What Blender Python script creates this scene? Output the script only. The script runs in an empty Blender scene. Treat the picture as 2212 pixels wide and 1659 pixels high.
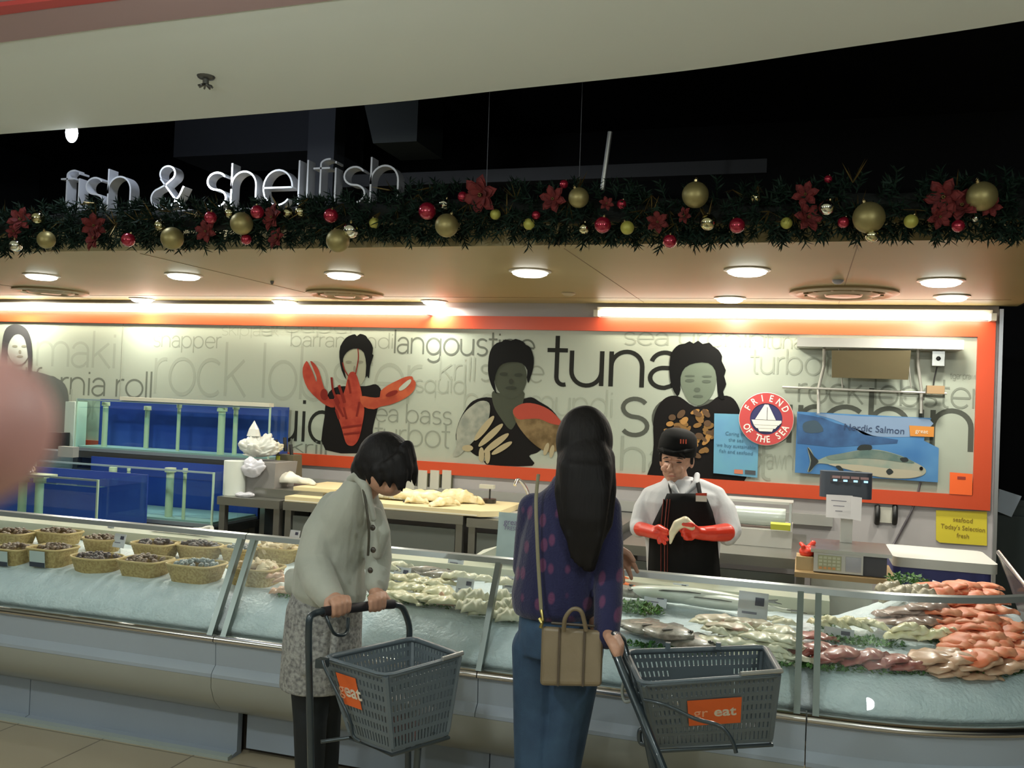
import bpy, bmesh, math, random
from mathutils import Vector, Matrix, Quaternion, noise
random.seed(7)
PI = math.pi
sc = bpy.context.scene
COL = sc.collection
# ------------------------------------------------------------------ camera
IW, IH, FPX = 2212.0, 1659.0, 2003.0
CAM = Vector((0, 0, 1.6))
def _cv(x, y): return Vector((x - IW / 2, -(y - IH / 2), -FPX))
_ya = _cv(1737, 888).normalized()
_xa = -_cv(-5230, 612); _xa = (_xa - _ya * _xa.dot(_ya)).normalized()
_za = _xa.cross(_ya)
ROT = Matrix((_xa, _ya, _za))          # camera space -> world
cd = bpy.data.cameras.new('camera'); cam = bpy.data.objects.new('camera', cd); COL.objects.link(cam)
cam.matrix_world = Matrix.Translation(CAM) @ ROT.to_4x4()
cd.sensor_width = 36; cd.lens = FPX / IW * 36; cd.clip_start = .01; cd.clip_end = 60
cd.dof.use_dof = True; cd.dof.focus_distance = 4.6
cd.dof.aperture_fstop = cd.lens / 2.4     # a phone lens: pupil about 2.4 mm
sc.camera = cam
sc.view_settings.view_transform = 'Standard'; sc.view_settings.look = 'None'
sc.view_settings.gamma = 1; sc.view_settings.use_curve_mapping = False
sc.view_settings.exposure = 0.0
w = bpy.data.worlds.new('world'); sc.world = w; w.use_nodes = True
w.node_tree.nodes['Background'].inputs[0].default_value = (.80, .95, 1.0, 1)
w.node_tree.nodes['Background'].inputs[1].default_value = .10
def ray(x, y): return (ROT @ _cv(x, y)).normalized()
def PY(x, y, Y): d = ray(x, y); return CAM + d * (Y / d.y)
def PZ(x, y, z): d = ray(x, y); return CAM + d * ((z - 1.6) / d.z)

def area(name, loc, size, power, col=(1, 1, 1), rot=(0, 0, 0), sy=None, shape=None, spread=PI):
    l = bpy.data.lights.new(name, 'AREA'); l.energy = power; l.color = col
    l.shape = shape or ('RECTANGLE' if sy else 'DISK'); l.size = size
    if sy: l.size_y = sy
    l.spread = spread
    o = bpy.data.objects.new(name, l); COL.objects.link(o); o.location = loc; o.rotation_euler = rot
    return o
# unseen lights added under the ceiling to brighten it and the customers
STORE = [(-4.2, 1.2), (-1.6, 1.3), (1.0, 1.2), (-3.0, -.9), (-.3, -1.0), (2.4, -.8)]
for i, (x, y) in enumerate(STORE):
    pl = bpy.data.lights.new('shop_fill_light', 'POINT'); pl.energy = 30; pl.color = (.93, 1, .98); pl.shadow_soft_size = .035
    po = bpy.data.objects.new('shop_fill_light', pl); COL.objects.link(po); po.location = (x, y, 2.3)
# ------------------------------------------------------------------ materials
MATS = {}
def mat(name, col, rough=.6, metal=0, spec=.5, noise_=None, bump=None, emit=None, es=1, alpha=None, coat=0, sub=0, sheen=0, aniso=0):
    """noise_=(scale, col2, detail, lo, hi)  bump=(scale, strength)"""
    if name in MATS: return MATS[name]
    if name.startswith('print'): spec = .08
    m = bpy.data.materials.new(name); m.use_nodes = True; nt = m.node_tree
    b = nt.nodes['Principled BSDF']
    c4 = lambda c: (c[0], c[1], c[2], 1)
    b.inputs['Base Color'].default_value = c4(col); b.inputs['Roughness'].default_value = rough
    b.inputs['Metallic'].default_value = metal; b.inputs['Specular IOR Level'].default_value = spec
    b.inputs['Coat Weight'].default_value = coat
    if sub:
        b.inputs['Subsurface Weight'].default_value = sub; b.inputs['Subsurface Radius'].default_value = (.01, .005, .003)
        b.inputs['Subsurface Scale'].default_value = 1
    if sheen: b.inputs['Sheen Weight'].default_value = sheen
    if emit: b.inputs['Emission Color'].default_value = c4(emit); b.inputs['Emission Strength'].default_value = es
    tc = nt.nodes.new('ShaderNodeTexCoord')
    if noise_:
        s, c2, det, lo, hi = (list(noise_) + [3, .35, .65])[:5] if len(noise_) < 5 else noise_
        n = nt.nodes.new('ShaderNodeTexNoise'); n.inputs['Scale'].default_value = s; n.inputs['Detail'].default_value = det
        r = nt.nodes.new('ShaderNodeValToRGB')
        r.color_ramp.elements[0].position = lo; r.color_ramp.elements[0].color = c4(col)
        r.color_ramp.elements[1].position = hi; r.color_ramp.elements[1].color = c4(c2)
        nt.links.new(tc.outputs['Object'], n.inputs['Vector']); nt.links.new(n.outputs['Fac'], r.inputs['Fac'])
        nt.links.new(r.outputs['Color'], b.inputs['Base Color'])
    if bump:
        n2 = nt.nodes.new('ShaderNodeTexNoise'); n2.inputs['Scale'].default_value = bump[0]; n2.inputs['Detail'].default_value = 4
        bp = nt.nodes.new('ShaderNodeBump'); bp.inputs['Strength'].default_value = bump[1]; bp.inputs['Distance'].default_value = .01
        nt.links.new(tc.outputs['Object'], n2.inputs['Vector']); nt.links.new(n2.outputs['Fac'], bp.inputs['Height'])
        nt.links.new(bp.outputs['Normal'], b.inputs['Normal'])
    MATS[name] = m; return m
def glass_mat(name, tint=(.93, 1, .97), refl=1.0, rough=.01):
    if name in MATS: return MATS[name]
    m = bpy.data.materials.new(name); m.use_nodes = True; nt = m.node_tree; nt.nodes.clear()
    out = nt.nodes.new('ShaderNodeOutputMaterial'); mx = nt.nodes.new('ShaderNodeMixShader')
    t = nt.nodes.new('ShaderNodeBsdfTransparent'); t.inputs[0].default_value = (*tint, 1)
    g = nt.nodes.new('ShaderNodeBsdfGlossy'); g.inputs['Roughness'].default_value = rough
    f = nt.nodes.new('ShaderNodeFresnel'); f.inputs[0].default_value = 1.5
    ml = nt.nodes.new('ShaderNodeMath'); ml.operation = 'MULTIPLY'; ml.inputs[1].default_value = refl
    ge = nt.nodes.new('ShaderNodeNewGeometry'); iv = nt.nodes.new('ShaderNodeMath'); iv.operation = 'SUBTRACT'; iv.inputs[0].default_value = 1
    nt.links.new(ge.outputs['Backfacing'], iv.inputs[1]); m2 = nt.nodes.new('ShaderNodeMath'); m2.operation = 'MULTIPLY'; m2.use_clamp = True
    nt.links.new(f.outputs[0], ml.inputs[0]); nt.links.new(ml.outputs[0], m2.inputs[0]); nt.links.new(iv.outputs[0], m2.inputs[1]); nt.links.new(m2.outputs[0], mx.inputs[0])
    nt.links.new(t.outputs[0], mx.inputs[1]); nt.links.new(g.outputs[0], mx.inputs[2])
    nt.links.new(mx.outputs[0], out.inputs[0]); MATS[name] = m; return m
def haze_glass(name, col, a=.5, rough=.4):
    """cloudy plastic: part diffuse, part see-through"""
    if name in MATS: return MATS[name]
    m = bpy.data.materials.new(name); m.use_nodes = True; nt = m.node_tree
    b = nt.nodes['Principled BSDF']; b.inputs['Base Color'].default_value = (*col, 1); b.inputs['Roughness'].default_value = rough
    b.inputs['Alpha'].default_value = a; MATS[name] = m; return m
# ------------------------------------------------------------------ mesh builder
def rotm(rx=0, ry=0, rz=0): return (Matrix.Rotation(rz, 3, 'Z') @ Matrix.Rotation(ry, 3, 'Y') @ Matrix.Rotation(rx, 3, 'X'))
def frame(d):
    d = d.normalized(); a = Vector((0, 0, 1)) if abs(d.z) < .95 else Vector((1, 0, 0))
    u = d.cross(a).normalized(); return u, u.cross(d).normalized()
class MB:
    def __init__(s): s.v = []; s.f = []; s.m = []; s.mi = 0
    def add(s, vs, fs):
        o = len(s.v); s.v += [tuple(p) for p in vs]
        s.f += [tuple(i + o for i in f) for f in fs]; s.m += [s.mi] * len(fs); return s
    def box(s, c, d, R=None):
        R = R or Matrix.Identity(3); c = Vector(c)
        vs = [c + R @ Vector((x * d[0] / 2, y * d[1] / 2, z * d[2] / 2)) for x in (-1, 1) for y in (-1, 1) for z in (-1, 1)]
        return s.add(vs, [(0, 1, 3, 2), (4, 6, 7, 5), (0, 4, 5, 1), (2, 3, 7, 6), (0, 2, 6, 4), (1, 5, 7, 3)])
    def mm(s, a, b):
        return s.box([(a[i] + b[i]) / 2 for i in range(3)], [abs(b[i] - a[i]) for i in range(3)])
    def bbox(s, c, d, r, R=None, n=3):
        """box with rounded vertical edges"""
        pts = []
        for cx_, cy_, a0 in ((1, 1, 0), (-1, 1, 90), (-1, -1, 180), (1, -1, 270)):
            for k in range(n + 1):
                a = math.radians(a0 + 90 * k / n)
                pts.append((cx_ * (d[0] / 2 - r) + r * math.cos(a), cy_ * (d[1] / 2 - r) + r * math.sin(a)))
        R = R or Matrix.Identity(3); c = Vector(c); N = len(pts)
        vs = [c + R @ Vector((x, y, z * d[2] / 2)) for z in (-1, 1) for x, y in pts]
        return s.add(vs, [tuple(range(N))[::-1], tuple(range(N, 2 * N))] + [(i, (i + 1) % N, N + (i + 1) % N, N + i) for i in range(N)])
    def hexa(s, b, t):
        """b, t: four bottom and four top corners in order"""
        return s.add(list(b) + list(t), [(3, 2, 1, 0), (4, 5, 6, 7)] + [(i, (i + 1) % 4, 4 + (i + 1) % 4, 4 + i) for i in range(4)])
    def tube(s, pts, r, n=10, closed=False, caps=True, flat=1):
        pts = [Vector(p) for p in pts]; N = len(pts); rs = r if isinstance(r, (list, tuple)) else [r] * N
        u = None; rings = []
        for i, p in enumerate(pts):
            if closed: d = pts[(i + 1) % N] - pts[i - 1]
            else: d = pts[min(i + 1, N - 1)] - pts[max(i - 1, 0)]
            if d.length < 1e-9: d = Vector((0, 0, 1))
            d.normalize()
            if u is None: u, w_ = frame(d)
            else:
                u = (u - d * u.dot(d))
                u = u.normalized() if u.length > 1e-6 else frame(d)[0]
                w_ = u.cross(d)
            rings.append([p + u * math.cos(2 * PI * k / n) * rs[i] + w_ * math.sin(2 * PI * k / n) * rs[i] * flat for k in range(n)])
        vs = [q for rg in rings for q in rg]; fs = []
        for i in range(N if closed else N - 1):
            a, b = i * n, ((i + 1) % N) * n
            fs += [(a + k, a + (k + 1) % n, b + (k + 1) % n, b + k) for k in range(n)]
        if caps and not closed: fs += [tuple(range(n))[::-1], tuple(range((N - 1) * n, N * n))]
        return s.add(vs, fs)
    def cyl(s, a, b, r, r2=None, n=16): return s.tube([a, b], [r, r if r2 is None else r2], n)
    def ell(s, c, r, R=None, n=12, m=8):
        R = R or Matrix.Identity(3); c = Vector(c); r = (r, r, r) if isinstance(r, (int, float)) else r
        vs = [c + R @ Vector((0, 0, -r[2]))]
        for i in range(1, m):
            a = -PI / 2 + PI * i / m
            vs += [c + R @ Vector((r[0] * math.cos(a) * math.cos(2 * PI * k / n), r[1] * math.cos(a) * math.sin(2 * PI * k / n), r[2] * math.sin(a))) for k in range(n)]
        vs.append(c + R @ Vector((0, 0, r[2]))); L = len(vs) - 1
        fs = [(0, 1 + (k + 1) % n, 1 + k) for k in range(n)] + [(L, 1 + (m - 2) * n + k, 1 + (m - 2) * n + (k + 1) % n) for k in range(n)]
        for i in range(m - 2):
            a = 1 + i * n; fs += [(a + k, a + (k + 1) % n, a + n + (k + 1) % n, a + n + k) for k in range(n)]
        return s.add(vs, fs)
    def cap(s, a, b, r1, r2=None, n=14):
        """tapered capsule"""
        a = Vector(a); b = Vector(b); r2 = r1 if r2 is None else r2; d = (b - a)
        if d.length < 1e-6: return s.ell(a, r1)
        d.normalize(); pts = []; rs = []
        for k in range(5):
            t = k / 5 * PI / 2 + .12
            pts.append(a - d * r1 * math.cos(t)); rs.append(max(r1 * math.sin(t), 1e-4))
        for k in range(7): pts.append(a.lerp(b, k / 6)); rs.append(r1 + (r2 - r1) * k / 6)
        for k in range(5):
            t = PI / 2 - (k + 1) / 5 * PI / 2 + .0
            t = max(t, .12); pts.append(b + d * r2 * math.cos(t)); rs.append(r2 * math.sin(t))
        return s.tube(pts, rs, n)
    def chain(s, pts, rs):
        for i in range(len(pts) - 1): s.cap(pts[i], pts[i + 1], rs[i], rs[i + 1])
        return s
    def loft(s, rings, n=20, caps=True):
        """rings: (centre, rx, ry, rz angle)"""
        vs = []
        for c, rx, ry, a in rings:
            R = Matrix.Rotation(a, 3, 'Z'); c = Vector(c)
            vs += [c + R @ Vector((rx * math.cos(2 * PI * k / n), ry * math.sin(2 * PI * k / n), 0)) for k in range(n)]
        fs = []
        for i in range(len(rings) - 1):
            a = i * n; fs += [(a + k, a + (k + 1) % n, a + n + (k + 1) % n, a + n + k) for k in range(n)]
        if caps: fs += [tuple(range(n))[::-1], tuple(range((len(rings) - 1) * n, len(rings) * n))]
        return s.add(vs, fs)
    def lathe(s, prof, c, n=24, R=None):
        R = R or Matrix.Identity(3); c = Vector(c); vs = []
        for r, z in prof: vs += [c + R @ Vector((r * math.cos(2 * PI * k / n), r * math.sin(2 * PI * k / n), z)) for k in range(n)]
        fs = []
        for i in range(len(prof) - 1):
            a = i * n; fs += [(a + k, a + (k + 1) % n, a + n + (k + 1) % n, a + n + k) for k in range(n)]
        return s.add(vs, fs)
    def poly(s, pts): return s.add(pts, [tuple(range(len(pts)))])
    def slab(s, pts, nrm, t):
        """polygon with thickness t along nrm"""
        N = len(pts); nrm = Vector(nrm); a = [Vector(p) for p in pts]; b = [p + nrm * t for p in a]
        return s.add(a + b, [tuple(range(N)), tuple(range(N, 2 * N))[::-1]] + [(i, N + i, N + (i + 1) % N, (i + 1) % N) for i in range(N)])
    def build(s, name, mats, parent=None, smooth=False, origin=None, **props):
        me = bpy.data.meshes.new(name); me.from_pydata(s.v, [], s.f)
        mats = mats if isinstance(mats, (list, tuple)) else [mats]
        for m in mats: me.materials.append(m)
        if len(mats) > 1: me.polygons.foreach_set('material_index', s.m)
        bm = bmesh.new(); bm.from_mesh(me); bmesh.ops.recalc_face_normals(bm, faces=bm.faces); bm.to_mesh(me); bm.free()
        return link(name, me, parent, smooth, origin, **props)
ORG = {}
def link(name, me, parent=None, smooth=False, origin=None, **props):
    if smooth:
        me.polygons.foreach_set('use_smooth', [True] * len(me.polygons))
        if smooth != 'full':
            try: me.set_sharp_from_angle(angle=math.radians(50 if smooth is True else smooth))
            except Exception: pass
    o = bpy.data.objects.new(name, me); COL.objects.link(o)
    if parent is None:
        if origin is None:
            xs = [v.co.x for v in me.vertices]; ys = [v.co.y for v in me.vertices]; zs = [v.co.z for v in me.vertices]
            origin = Vector(((min(xs) + max(xs)) / 2, (min(ys) + max(ys)) / 2, min(zs)))
        else: origin = Vector(origin)
        o.location = origin; ORG[o.name] = origin
    else:
        origin = ORG[parent.name]; o.parent = parent; ORG[o.name] = origin
    me.transform(Matrix.Translation(-origin)); me.update()
    tag(o, **props); return o
def tag(o, label=None, cat=None, group=None, kind=None):
    if label: o['label'] = label
    if cat: o['category'] = cat
    if group: o['group'] = group
    if kind: o['kind'] = kind
    return o
def thing(name, loc, label, cat, group=None):
    o = bpy.data.objects.new(name, None); COL.objects.link(o); o.location = loc; o.empty_display_size = .05
    ORG[o.name] = Vector(loc); return tag(o, label, cat, group)
def dup(o, loc=None, rot=None, scale=None, parent=None, **props):
    c = o.copy(); COL.objects.link(c)
    if parent: c.parent = parent
    else:
        if loc is not None: c.location = loc
        if rot is not None: c.rotation_euler = rot
        if scale is not None: c.scale = (scale,) * 3 if isinstance(scale, (int, float)) else scale
    for ch in list(o.children):
        dup(ch, parent=c)
    tag(c, **props); return c
def blob(mb, name, mats, parent=None, voxel=.006, smooth_it=4, origin=None, fac=.5, **props):
    """fuse the overlapping closed pieces into one continuous skin"""
    me = bpy.data.meshes.new('tmp'); me.from_pydata(mb.v, [], mb.f)
    bm = bmesh.new(); bm.from_mesh(me)
    bmesh.ops.recalc_face_normals(bm, faces=bm.faces); bm.to_mesh(me); bm.free()
    o = bpy.data.objects.new('tmp', me); COL.objects.link(o)
    r = o.modifiers.new('r', 'REMESH'); r.mode = 'VOXEL'; r.voxel_size = voxel
    if smooth_it:
        sm = o.modifiers.new('s', 'SMOOTH'); sm.factor = fac; sm.iterations = smooth_it
    dg = bpy.context.evaluated_depsgraph_get(); dg.update()
    nm = bpy.data.meshes.new_from_object(o.evaluated_get(dg)); nm.name = name
    bpy.data.objects.remove(o); bpy.data.meshes.remove(me)
    nm.materials.clear()
    for m in (mats if isinstance(mats, (list, tuple)) else [mats]): nm.materials.append(m)
    return link(name, nm, parent, 'full', origin, **props)
def smooth_poly(pts, n=4, closed=True):
    out = []; N = len(pts)
    for i in range(N if closed else N - 1):
        p0, p1, p2, p3 = [Vector(pts[(i + k) % N] if closed else pts[min(max(i + k, 0), N - 1)]) for k in (-1, 0, 1, 2)]
        for k in range(n):
            t = k / n; out.append(.5 * ((2 * p1) + (-p0 + p2) * t + (2 * p0 - 5 * p1 + 4 * p2 - p3) * t * t + (-p0 + 3 * p1 - 3 * p2 + p3) * t ** 3))
    if not closed: out.append(Vector(pts[-1]))
    return out
# ------------------------------------------------------------------ thin geometric alphabet, x height 1
def arc(cx, cy, rx, ry, a0, a1, n=14):
    return [(cx + rx * math.cos(math.radians(a0 + (a1 - a0) * k / n)), cy + ry * math.sin(math.radians(a0 + (a1 - a0) * k / n))) for k in range(n + 1)]
A_ = 1.5
GL = {
 'a': (.95, [arc(.42, .66, .36, .34, 165, 0) + [(.78, .0)], [(.78, .56)] + arc(.40, .29, .36, .28, 85, 275) + [(.6, .07), (.78, .25)]]),
 'b': (1.2, [[(.08, A_), (.08, 0)], arc(.56, .5, .48, .5, 0, 360, 24)]),
 'c': (1.05, [arc(.55, .5, .5, .5, 48, 312, 20)]),
 'd': (1.2, [[(1.02, A_), (1.02, 0)], arc(.54, .5, .48, .5, 0, 360, 24)]),
 'e': (1.12, [[(.07, .5), (1.03, .5)], arc(.55, .5, .48, .5, 0, 318, 22)]),
 'f': (.62, [arc(.52, 1.22, .26, .28, 80, 180, 8) + [(.26, 0)], [(.02, 1), (.55, 1)]]),
 'g': (1.2, [arc(.54, .5, .48, .5, 0, 360, 24), [(1.02, 1), (1.02, -.1)] + arc(.56, -.1, .46, .38, 0, -150, 12)]),
 'h': (1.1, [[(.08, A_), (.08, 0)], [(.08, .5)] + arc(.5, .58, .42, .42, 180, 0, 14) + [(.92, 0)]]),
 'i': (.3, [[(.12, 1), (.12, 0)], [(.12, 1.36), (.12, 1.24)]]),
 'j': (.3, [[(.12, 1), (.12, -.3)], [(.12, 1.36), (.12, 1.24)]]),
 'k': (.92, [[(.08, A_), (.08, 0)], [(.78, 1), (.1, .46)], [(.3, .62), (.86, 0)]]),
 'l': (.28, [[(.12, A_), (.12, 0)]]),
 'm': (1.7, [[(.08, 1), (.08, 0)], arc(.45, .62, .37, .38, 180, 0, 12) + [(.82, 0)], arc(1.19, .62, .37, .38, 180, 0, 12) + [(1.56, 0)]]),
 'n': (1.1, [[(.08, 1), (.08, 0)], arc(.5, .58, .42, .42, 180, 0, 14) + [(.92, 0)]]),
 'o': (1.15, [arc(.56, .5, .5, .5, 0, 360, 26)]),
 'p': (1.2, [[(.08, 1), (.08, -.45)], arc(.56, .5, .48, .5, 0, 360, 24)]),
 'q': (1.2, [[(1.02, 1), (1.02, -.45)], arc(.54, .5, .48, .5, 0, 360, 24)]),
 'r': (.6, [[(.08, 1), (.08, 0)], arc(.44, .6, .36, .38, 180, 75, 8)]),
 's': (.86, [arc(.42, .75, .32, .25, 30, 270, 14) + arc(.42, .25, .34, .25, 90, -150, 14)]),
 't': (.62, [[(.28, 1.42), (.28, .22)] + arc(.48, .22, .2, .22, 180, 290, 6), [(.0, 1), (.58, 1)]]),
 'u': (1.1, [[(.08, 1)] + arc(.5, .42, .42, .42, 180, 360, 14), [(.92, 1), (.92, 0)]]),
 'w': (1.4, [[(.04, 1), (.36, 0), (.68, 1), (1.0, 0), (1.32, 1)]]),
 'y': (.95, [[(.04, 1), (.45, 0)], [(.86, 1), (.3, -.42)]]),
 ' ': (.5, []),
 '&': (1.5, [[(1.22, 0), (.42, 1.02)] + arc(.66, 1.2, .27, .26, 215, -40, 18) + [(.62, .82), (.34, .68)] + arc(.54, .36, .44, .37, 130, 320, 16) + [(1.12, .42), (1.26, .74)]]),
}
def text_strokes(t):
    x = 0; out = []
    for ch in t:
        wd, st = GL[ch]; out.append((ch, x, [[(x + p[0], p[1]) for p in s] for s in st if len(s) > 1])); x += wd
    return out, x
def ribbon(mb, pl, hw, f):
    """flat stroke of half width hw; f maps (x,z) -> 3D"""
    pl = [Vector(p) for p in pl]; L = []; R = []
    for i, p in enumerate(pl):
        d = (pl[min(i + 1, len(pl) - 1)] - pl[max(i - 1, 0)])
        if d.length < 1e-9: d = Vector((1, 0))
        d.normalize(); n = Vector((-d.y, d.x)) * hw; L.append(f(p + n)); R.append(f(p - n))
    N = len(pl); mb.add(L + R, [(i, i + 1, N + i + 1, N + i) for i in range(N - 1)])
def solid_text(t, size, mat_, name, parent, M4, extr=.0005, align='CENTER', font_off=0, sx=1, **props):
    """lettering in the built-in font as a mesh; M4 takes the XY text plane to the world"""
    cu = bpy.data.curves.new('tmp', 'FONT'); cu.body = t; cu.size = size; cu.align_x = align; cu.align_y = 'CENTER'
    cu.extrude = extr; cu.offset = font_off; cu.resolution_u = 3
    o = bpy.data.objects.new('tmp', cu); COL.objects.link(o)
    dg = bpy.context.evaluated_depsgraph_get(); dg.update()
    me = bpy.data.meshes.new_from_object(o.evaluated_get(dg)); bpy.data.objects.remove(o)
    me.transform(Matrix.Diagonal((sx, 1, 1, 1))); me.transform(M4); me.materials.clear(); me.materials.append(mat_)
    return link(name, me, parent, False, None if parent else None, **props)
def onwall(c, rot=0, lean=0):
    """text plane standing on XZ facing -Y"""
    return Matrix.Translation(c) @ Matrix.Rotation(rot, 4, 'Y') @ Matrix.Rotation(PI / 2 + lean, 4, 'X')
def nth(i):
    return ['first', 'second', 'third', 'fourth', 'fifth', 'sixth', 'seventh', 'eighth', 'ninth', 'tenth', 'eleventh', 'twelfth', 'thirteenth', 'fourteenth', 'fifteenth', 'sixteenth', 'seventeenth', 'eighteenth'][i]
# ================================================================== SETTING
WY = 6.40; SX = 1.135; SF = 4.03; ZC = 2.30
cream = mat('cream ceiling paint', (.68, .71, .64), .7)
blackp = mat('black paint and void shade', (.006, .006, .008), .8)
wallp = mat('grey white wall sheet', (.42, .40, .40), .45)
soff = mat('glossy tan ceiling board', (.34, .275, .125), .45, noise_=(1.2, (.38, .305, .145), 3, .3, .7), spec=.35)
def struct(name, mb, m, smooth=False): return mb.build(name, m, smooth=smooth, kind='structure')
# floor with big beige tiles
fm = mat('beige floor tile', (.36, .29, .19), .35)
nt = fm.node_tree; b_ = nt.nodes['Principled BSDF']; tc = nt.nodes.new('ShaderNodeTexCoord')
bk = nt.nodes.new('ShaderNodeTexBrick'); bk.offset = 0; bk.inputs['Scale'].default_value = 1
bk.inputs['Brick Width'].default_value = .48; bk.inputs['Row Height'].default_value = .48; bk.inputs['Mortar Size'].default_value = .004
bk.inputs['Color1'].default_value = (.50, .43, .30, 1); bk.inputs['Color2'].default_value = (.47, .40, .28, 1); bk.inputs['Mortar'].default_value = (.20, .16, .11, 1)
nt.links.new(tc.outputs['Object'], bk.inputs['Vector']); nt.links.new(bk.outputs['Color'], b_.inputs['Base Color'])
fl = struct('floor', MB().mm((-9, -4, -.05), (5, 9, 0)), fm); 
struct('wall_back', MB().mm((-8.5, WY, 0), (SX, WY + .1, ZC + .14)), wallp)
struct('trim_1', MB().mm((SX, WY - .03, 0), (SX + .022, WY + .1, ZC - .02)), mat('aluminium trim', (.6, .6, .62), .3, 1))
# dropped soffit over the fish counter
struct('ceiling_soffit', MB().mm((-8.5, SF, ZC), (SX + .1, WY, ZC + .03)), soff)
seam = mat('board joint', (.2, .14, .07), .6)
for i, (x0, y0, x1, y1) in enumerate([(-1.07, 4.1, -1.07, 6.3), (.19, 4.1, .19, 6.3), (-3.4, 4.1, -3.4, 6.3), (-5.7, 4.1, -5.7, 6.3), (-8, 6.05, SX, 6.05)]):
    struct('trim_%d' % (i + 3), MB().mm((x0 - .002, y0 - .002, ZC - .0015), (x1 + .002, y1 + .002, ZC + .001)), seam)
struct('wall_soffit_front', MB().mm((-8.5, SF - .02, ZC), (SX + .1, SF, ZC + .17)), soff)
struct('wall_soffit_side', MB().mm((SX + .1, SF, ZC), (SX + .12, WY, ZC + .17)), blackp)
# the void above and the room beyond, their darkness put into a near-black colour
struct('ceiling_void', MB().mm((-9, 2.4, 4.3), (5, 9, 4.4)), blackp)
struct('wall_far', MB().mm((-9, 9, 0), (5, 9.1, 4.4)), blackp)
struct('wall_right', MB().mm((5, -4, 0), (5.1, 9.1, 4.4)), mat('dark side wall', (.03, .035, .04), .8))
struct('wall_left', MB().mm((-9.1, -4, 0), (-9, 9.1, 4.4)), mat('dark side wall', (.03, .035, .04), .8))
struct('wall_behind', MB().mm((-9, -4.1, 0), (5, -4, 2.8)), mat('pale shop wall', (.5, .5, .46), .7))
# curved edge of the cream ceiling over the customers
edge = smooth_poly([(-9, 3.62), (-6, 3.6), (-3.8, 3.546), (-1.9, 3.47), (-1.114, 3.39), (-.449, 3.32), (.053, 3.215), (.592, 3.094), (1.4, 2.85), (3, 2.2), (5, 1.2)], 6, False)
top = [(p.x, p.y, 2.8) for p in edge] + [(5, -4, 2.8), (-9, -4, 2.8)]
struct('ceiling', MB().slab(top, (0, 0, 1), .06), cream)
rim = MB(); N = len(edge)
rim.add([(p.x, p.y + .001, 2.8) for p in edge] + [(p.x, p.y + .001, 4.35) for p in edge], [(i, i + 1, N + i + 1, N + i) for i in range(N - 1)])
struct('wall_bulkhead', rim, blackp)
# mauve lower step and its red edge, upper left
e2 = smooth_poly([(-4.2, 2.05), (-3.0, 2.13), (-2.13, 2.13), (-1.2, 2.0), (-.6, 1.7)], 6, False)
def qz(x, y, z): return PZ(x, y, z)
pts = [PZ(x, y, 2.78) for x, y in ((-260, 128), (0, 92), (250, 58), (480, 30), (700, 3), (860, -18))]
pts2 = [PZ(x, y, 2.78) for x, y in ((860, -500), (-260, -500))]
struct('ceiling_step', MB().slab([tuple(p) for p in pts] + [tuple(p) for p in pts2], (0, 0, 1), .018), mat('mauve ceiling paint', (.36, .24, .23), .7))
r1 = [PZ(x, y, 2.765) for x, y in ((-200, 62), (0, 33), (110, 18), (230, 4), (300, -5))]; r2 = [PZ(x, y, 2.765) for x, y in ((300, -19), (230, -10), (110, 1), (0, 14), (-200, 40))]
struct('trim_2', MB().slab([tuple(p) for p in r1 + r2], (0, 0, 1), .014), mat('red ceiling band', (.42, .05, .04), .5))
# ------------------------------------------------------------------ things in the void
gd = mat('dusty grey duct', (.07, .075, .09), .6)
def P(x, y, Y): return PY(x, y, Y)
a = P(378, 262, 6); b = P(690, 330, 6)
MB().mm((a.x, 6, b.z + .02), (b.x + .1, 6.5, 4.29)).build('air_duct', gd, label='long grey air duct in the dark void, left of the grey column', cat='duct')
a = P(668, 240, 5.6); b = P(716, 455, 5.6)
MB().mm((a.x, 5.6, 2.45), (b.x, 5.75, 4.29)).build('column', gd, label='grey square column rising behind the hanging letters', cat='column')
a = P(760, 245, 5.0); b = P(900, 305, 5.0)
MB().hexa([(a.x + .15, 5.0, b.z), (b.x, 5.0, b.z), (b.x, 5.4, b.z), (a.x + .15, 5.4, b.z)], [(a.x - .2, 5.0, 4.29), (b.x, 5.0, 4.29), (b.x, 5.4, 4.29), (a.x - .2, 5.4, 4.29)]).build('air_hood', mat('dark green sheet', (.022, .028, .026), .6), label='dim tapered hood in the void, right of the grey column', cat='air hood')
a = P(735, 385, 5.4); b = P(1900, 415, 5.4)
MB().mm((a.x, 5.4, a.z - .06), (b.x - .6, 5.5, a.z + .02)).build('beam', mat('black beam', (.008, .008, .010), .6), label='long dark beam across the void behind the garland', cat='beam')
# bright bulb under the ceiling edge, aimed at the letters
bp = P(155, 287, 3.62)
t = thing('spotlight', bp, 'glowing white spotlight bulb under the ceiling edge at upper left', 'spotlight')
R_ = rotm(.3, 0, 0)
MB().ell(bp, (.028, .028, .048), n=16, m=10).build('bulb', mat('lit bulb', (1, 1, 1), .3, emit=(.9, .95, 1), es=30), t, True)
MB().cyl(bp + Vector((0, 0, .04)), bp + Vector((0, .02, .12)), .02).tube([bp + Vector((0, .02, .12)), bp + Vector((0, .05, .3)), bp + Vector((0, .1, 1.56))], .006).build('holder', mat('dark metal', (.03, .03, .03), .4, .8), t, True)
sp = bpy.data.lights.new('spot_beam', 'SPOT'); sp.energy = 110; sp.color = (.85, .93, 1); sp.spot_size = .85; sp.spot_blend = .7; sp.shadow_soft_size = .03
so = bpy.data.objects.new('spot_beam', sp); COL.objects.link(so); so.location = bp + Vector((.03, .06, -.03))
so.rotation_euler = (Vector((-2.95, 4.1, 2.6)) - so.location).to_track_quat('-Z', 'Y').to_euler()
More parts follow.
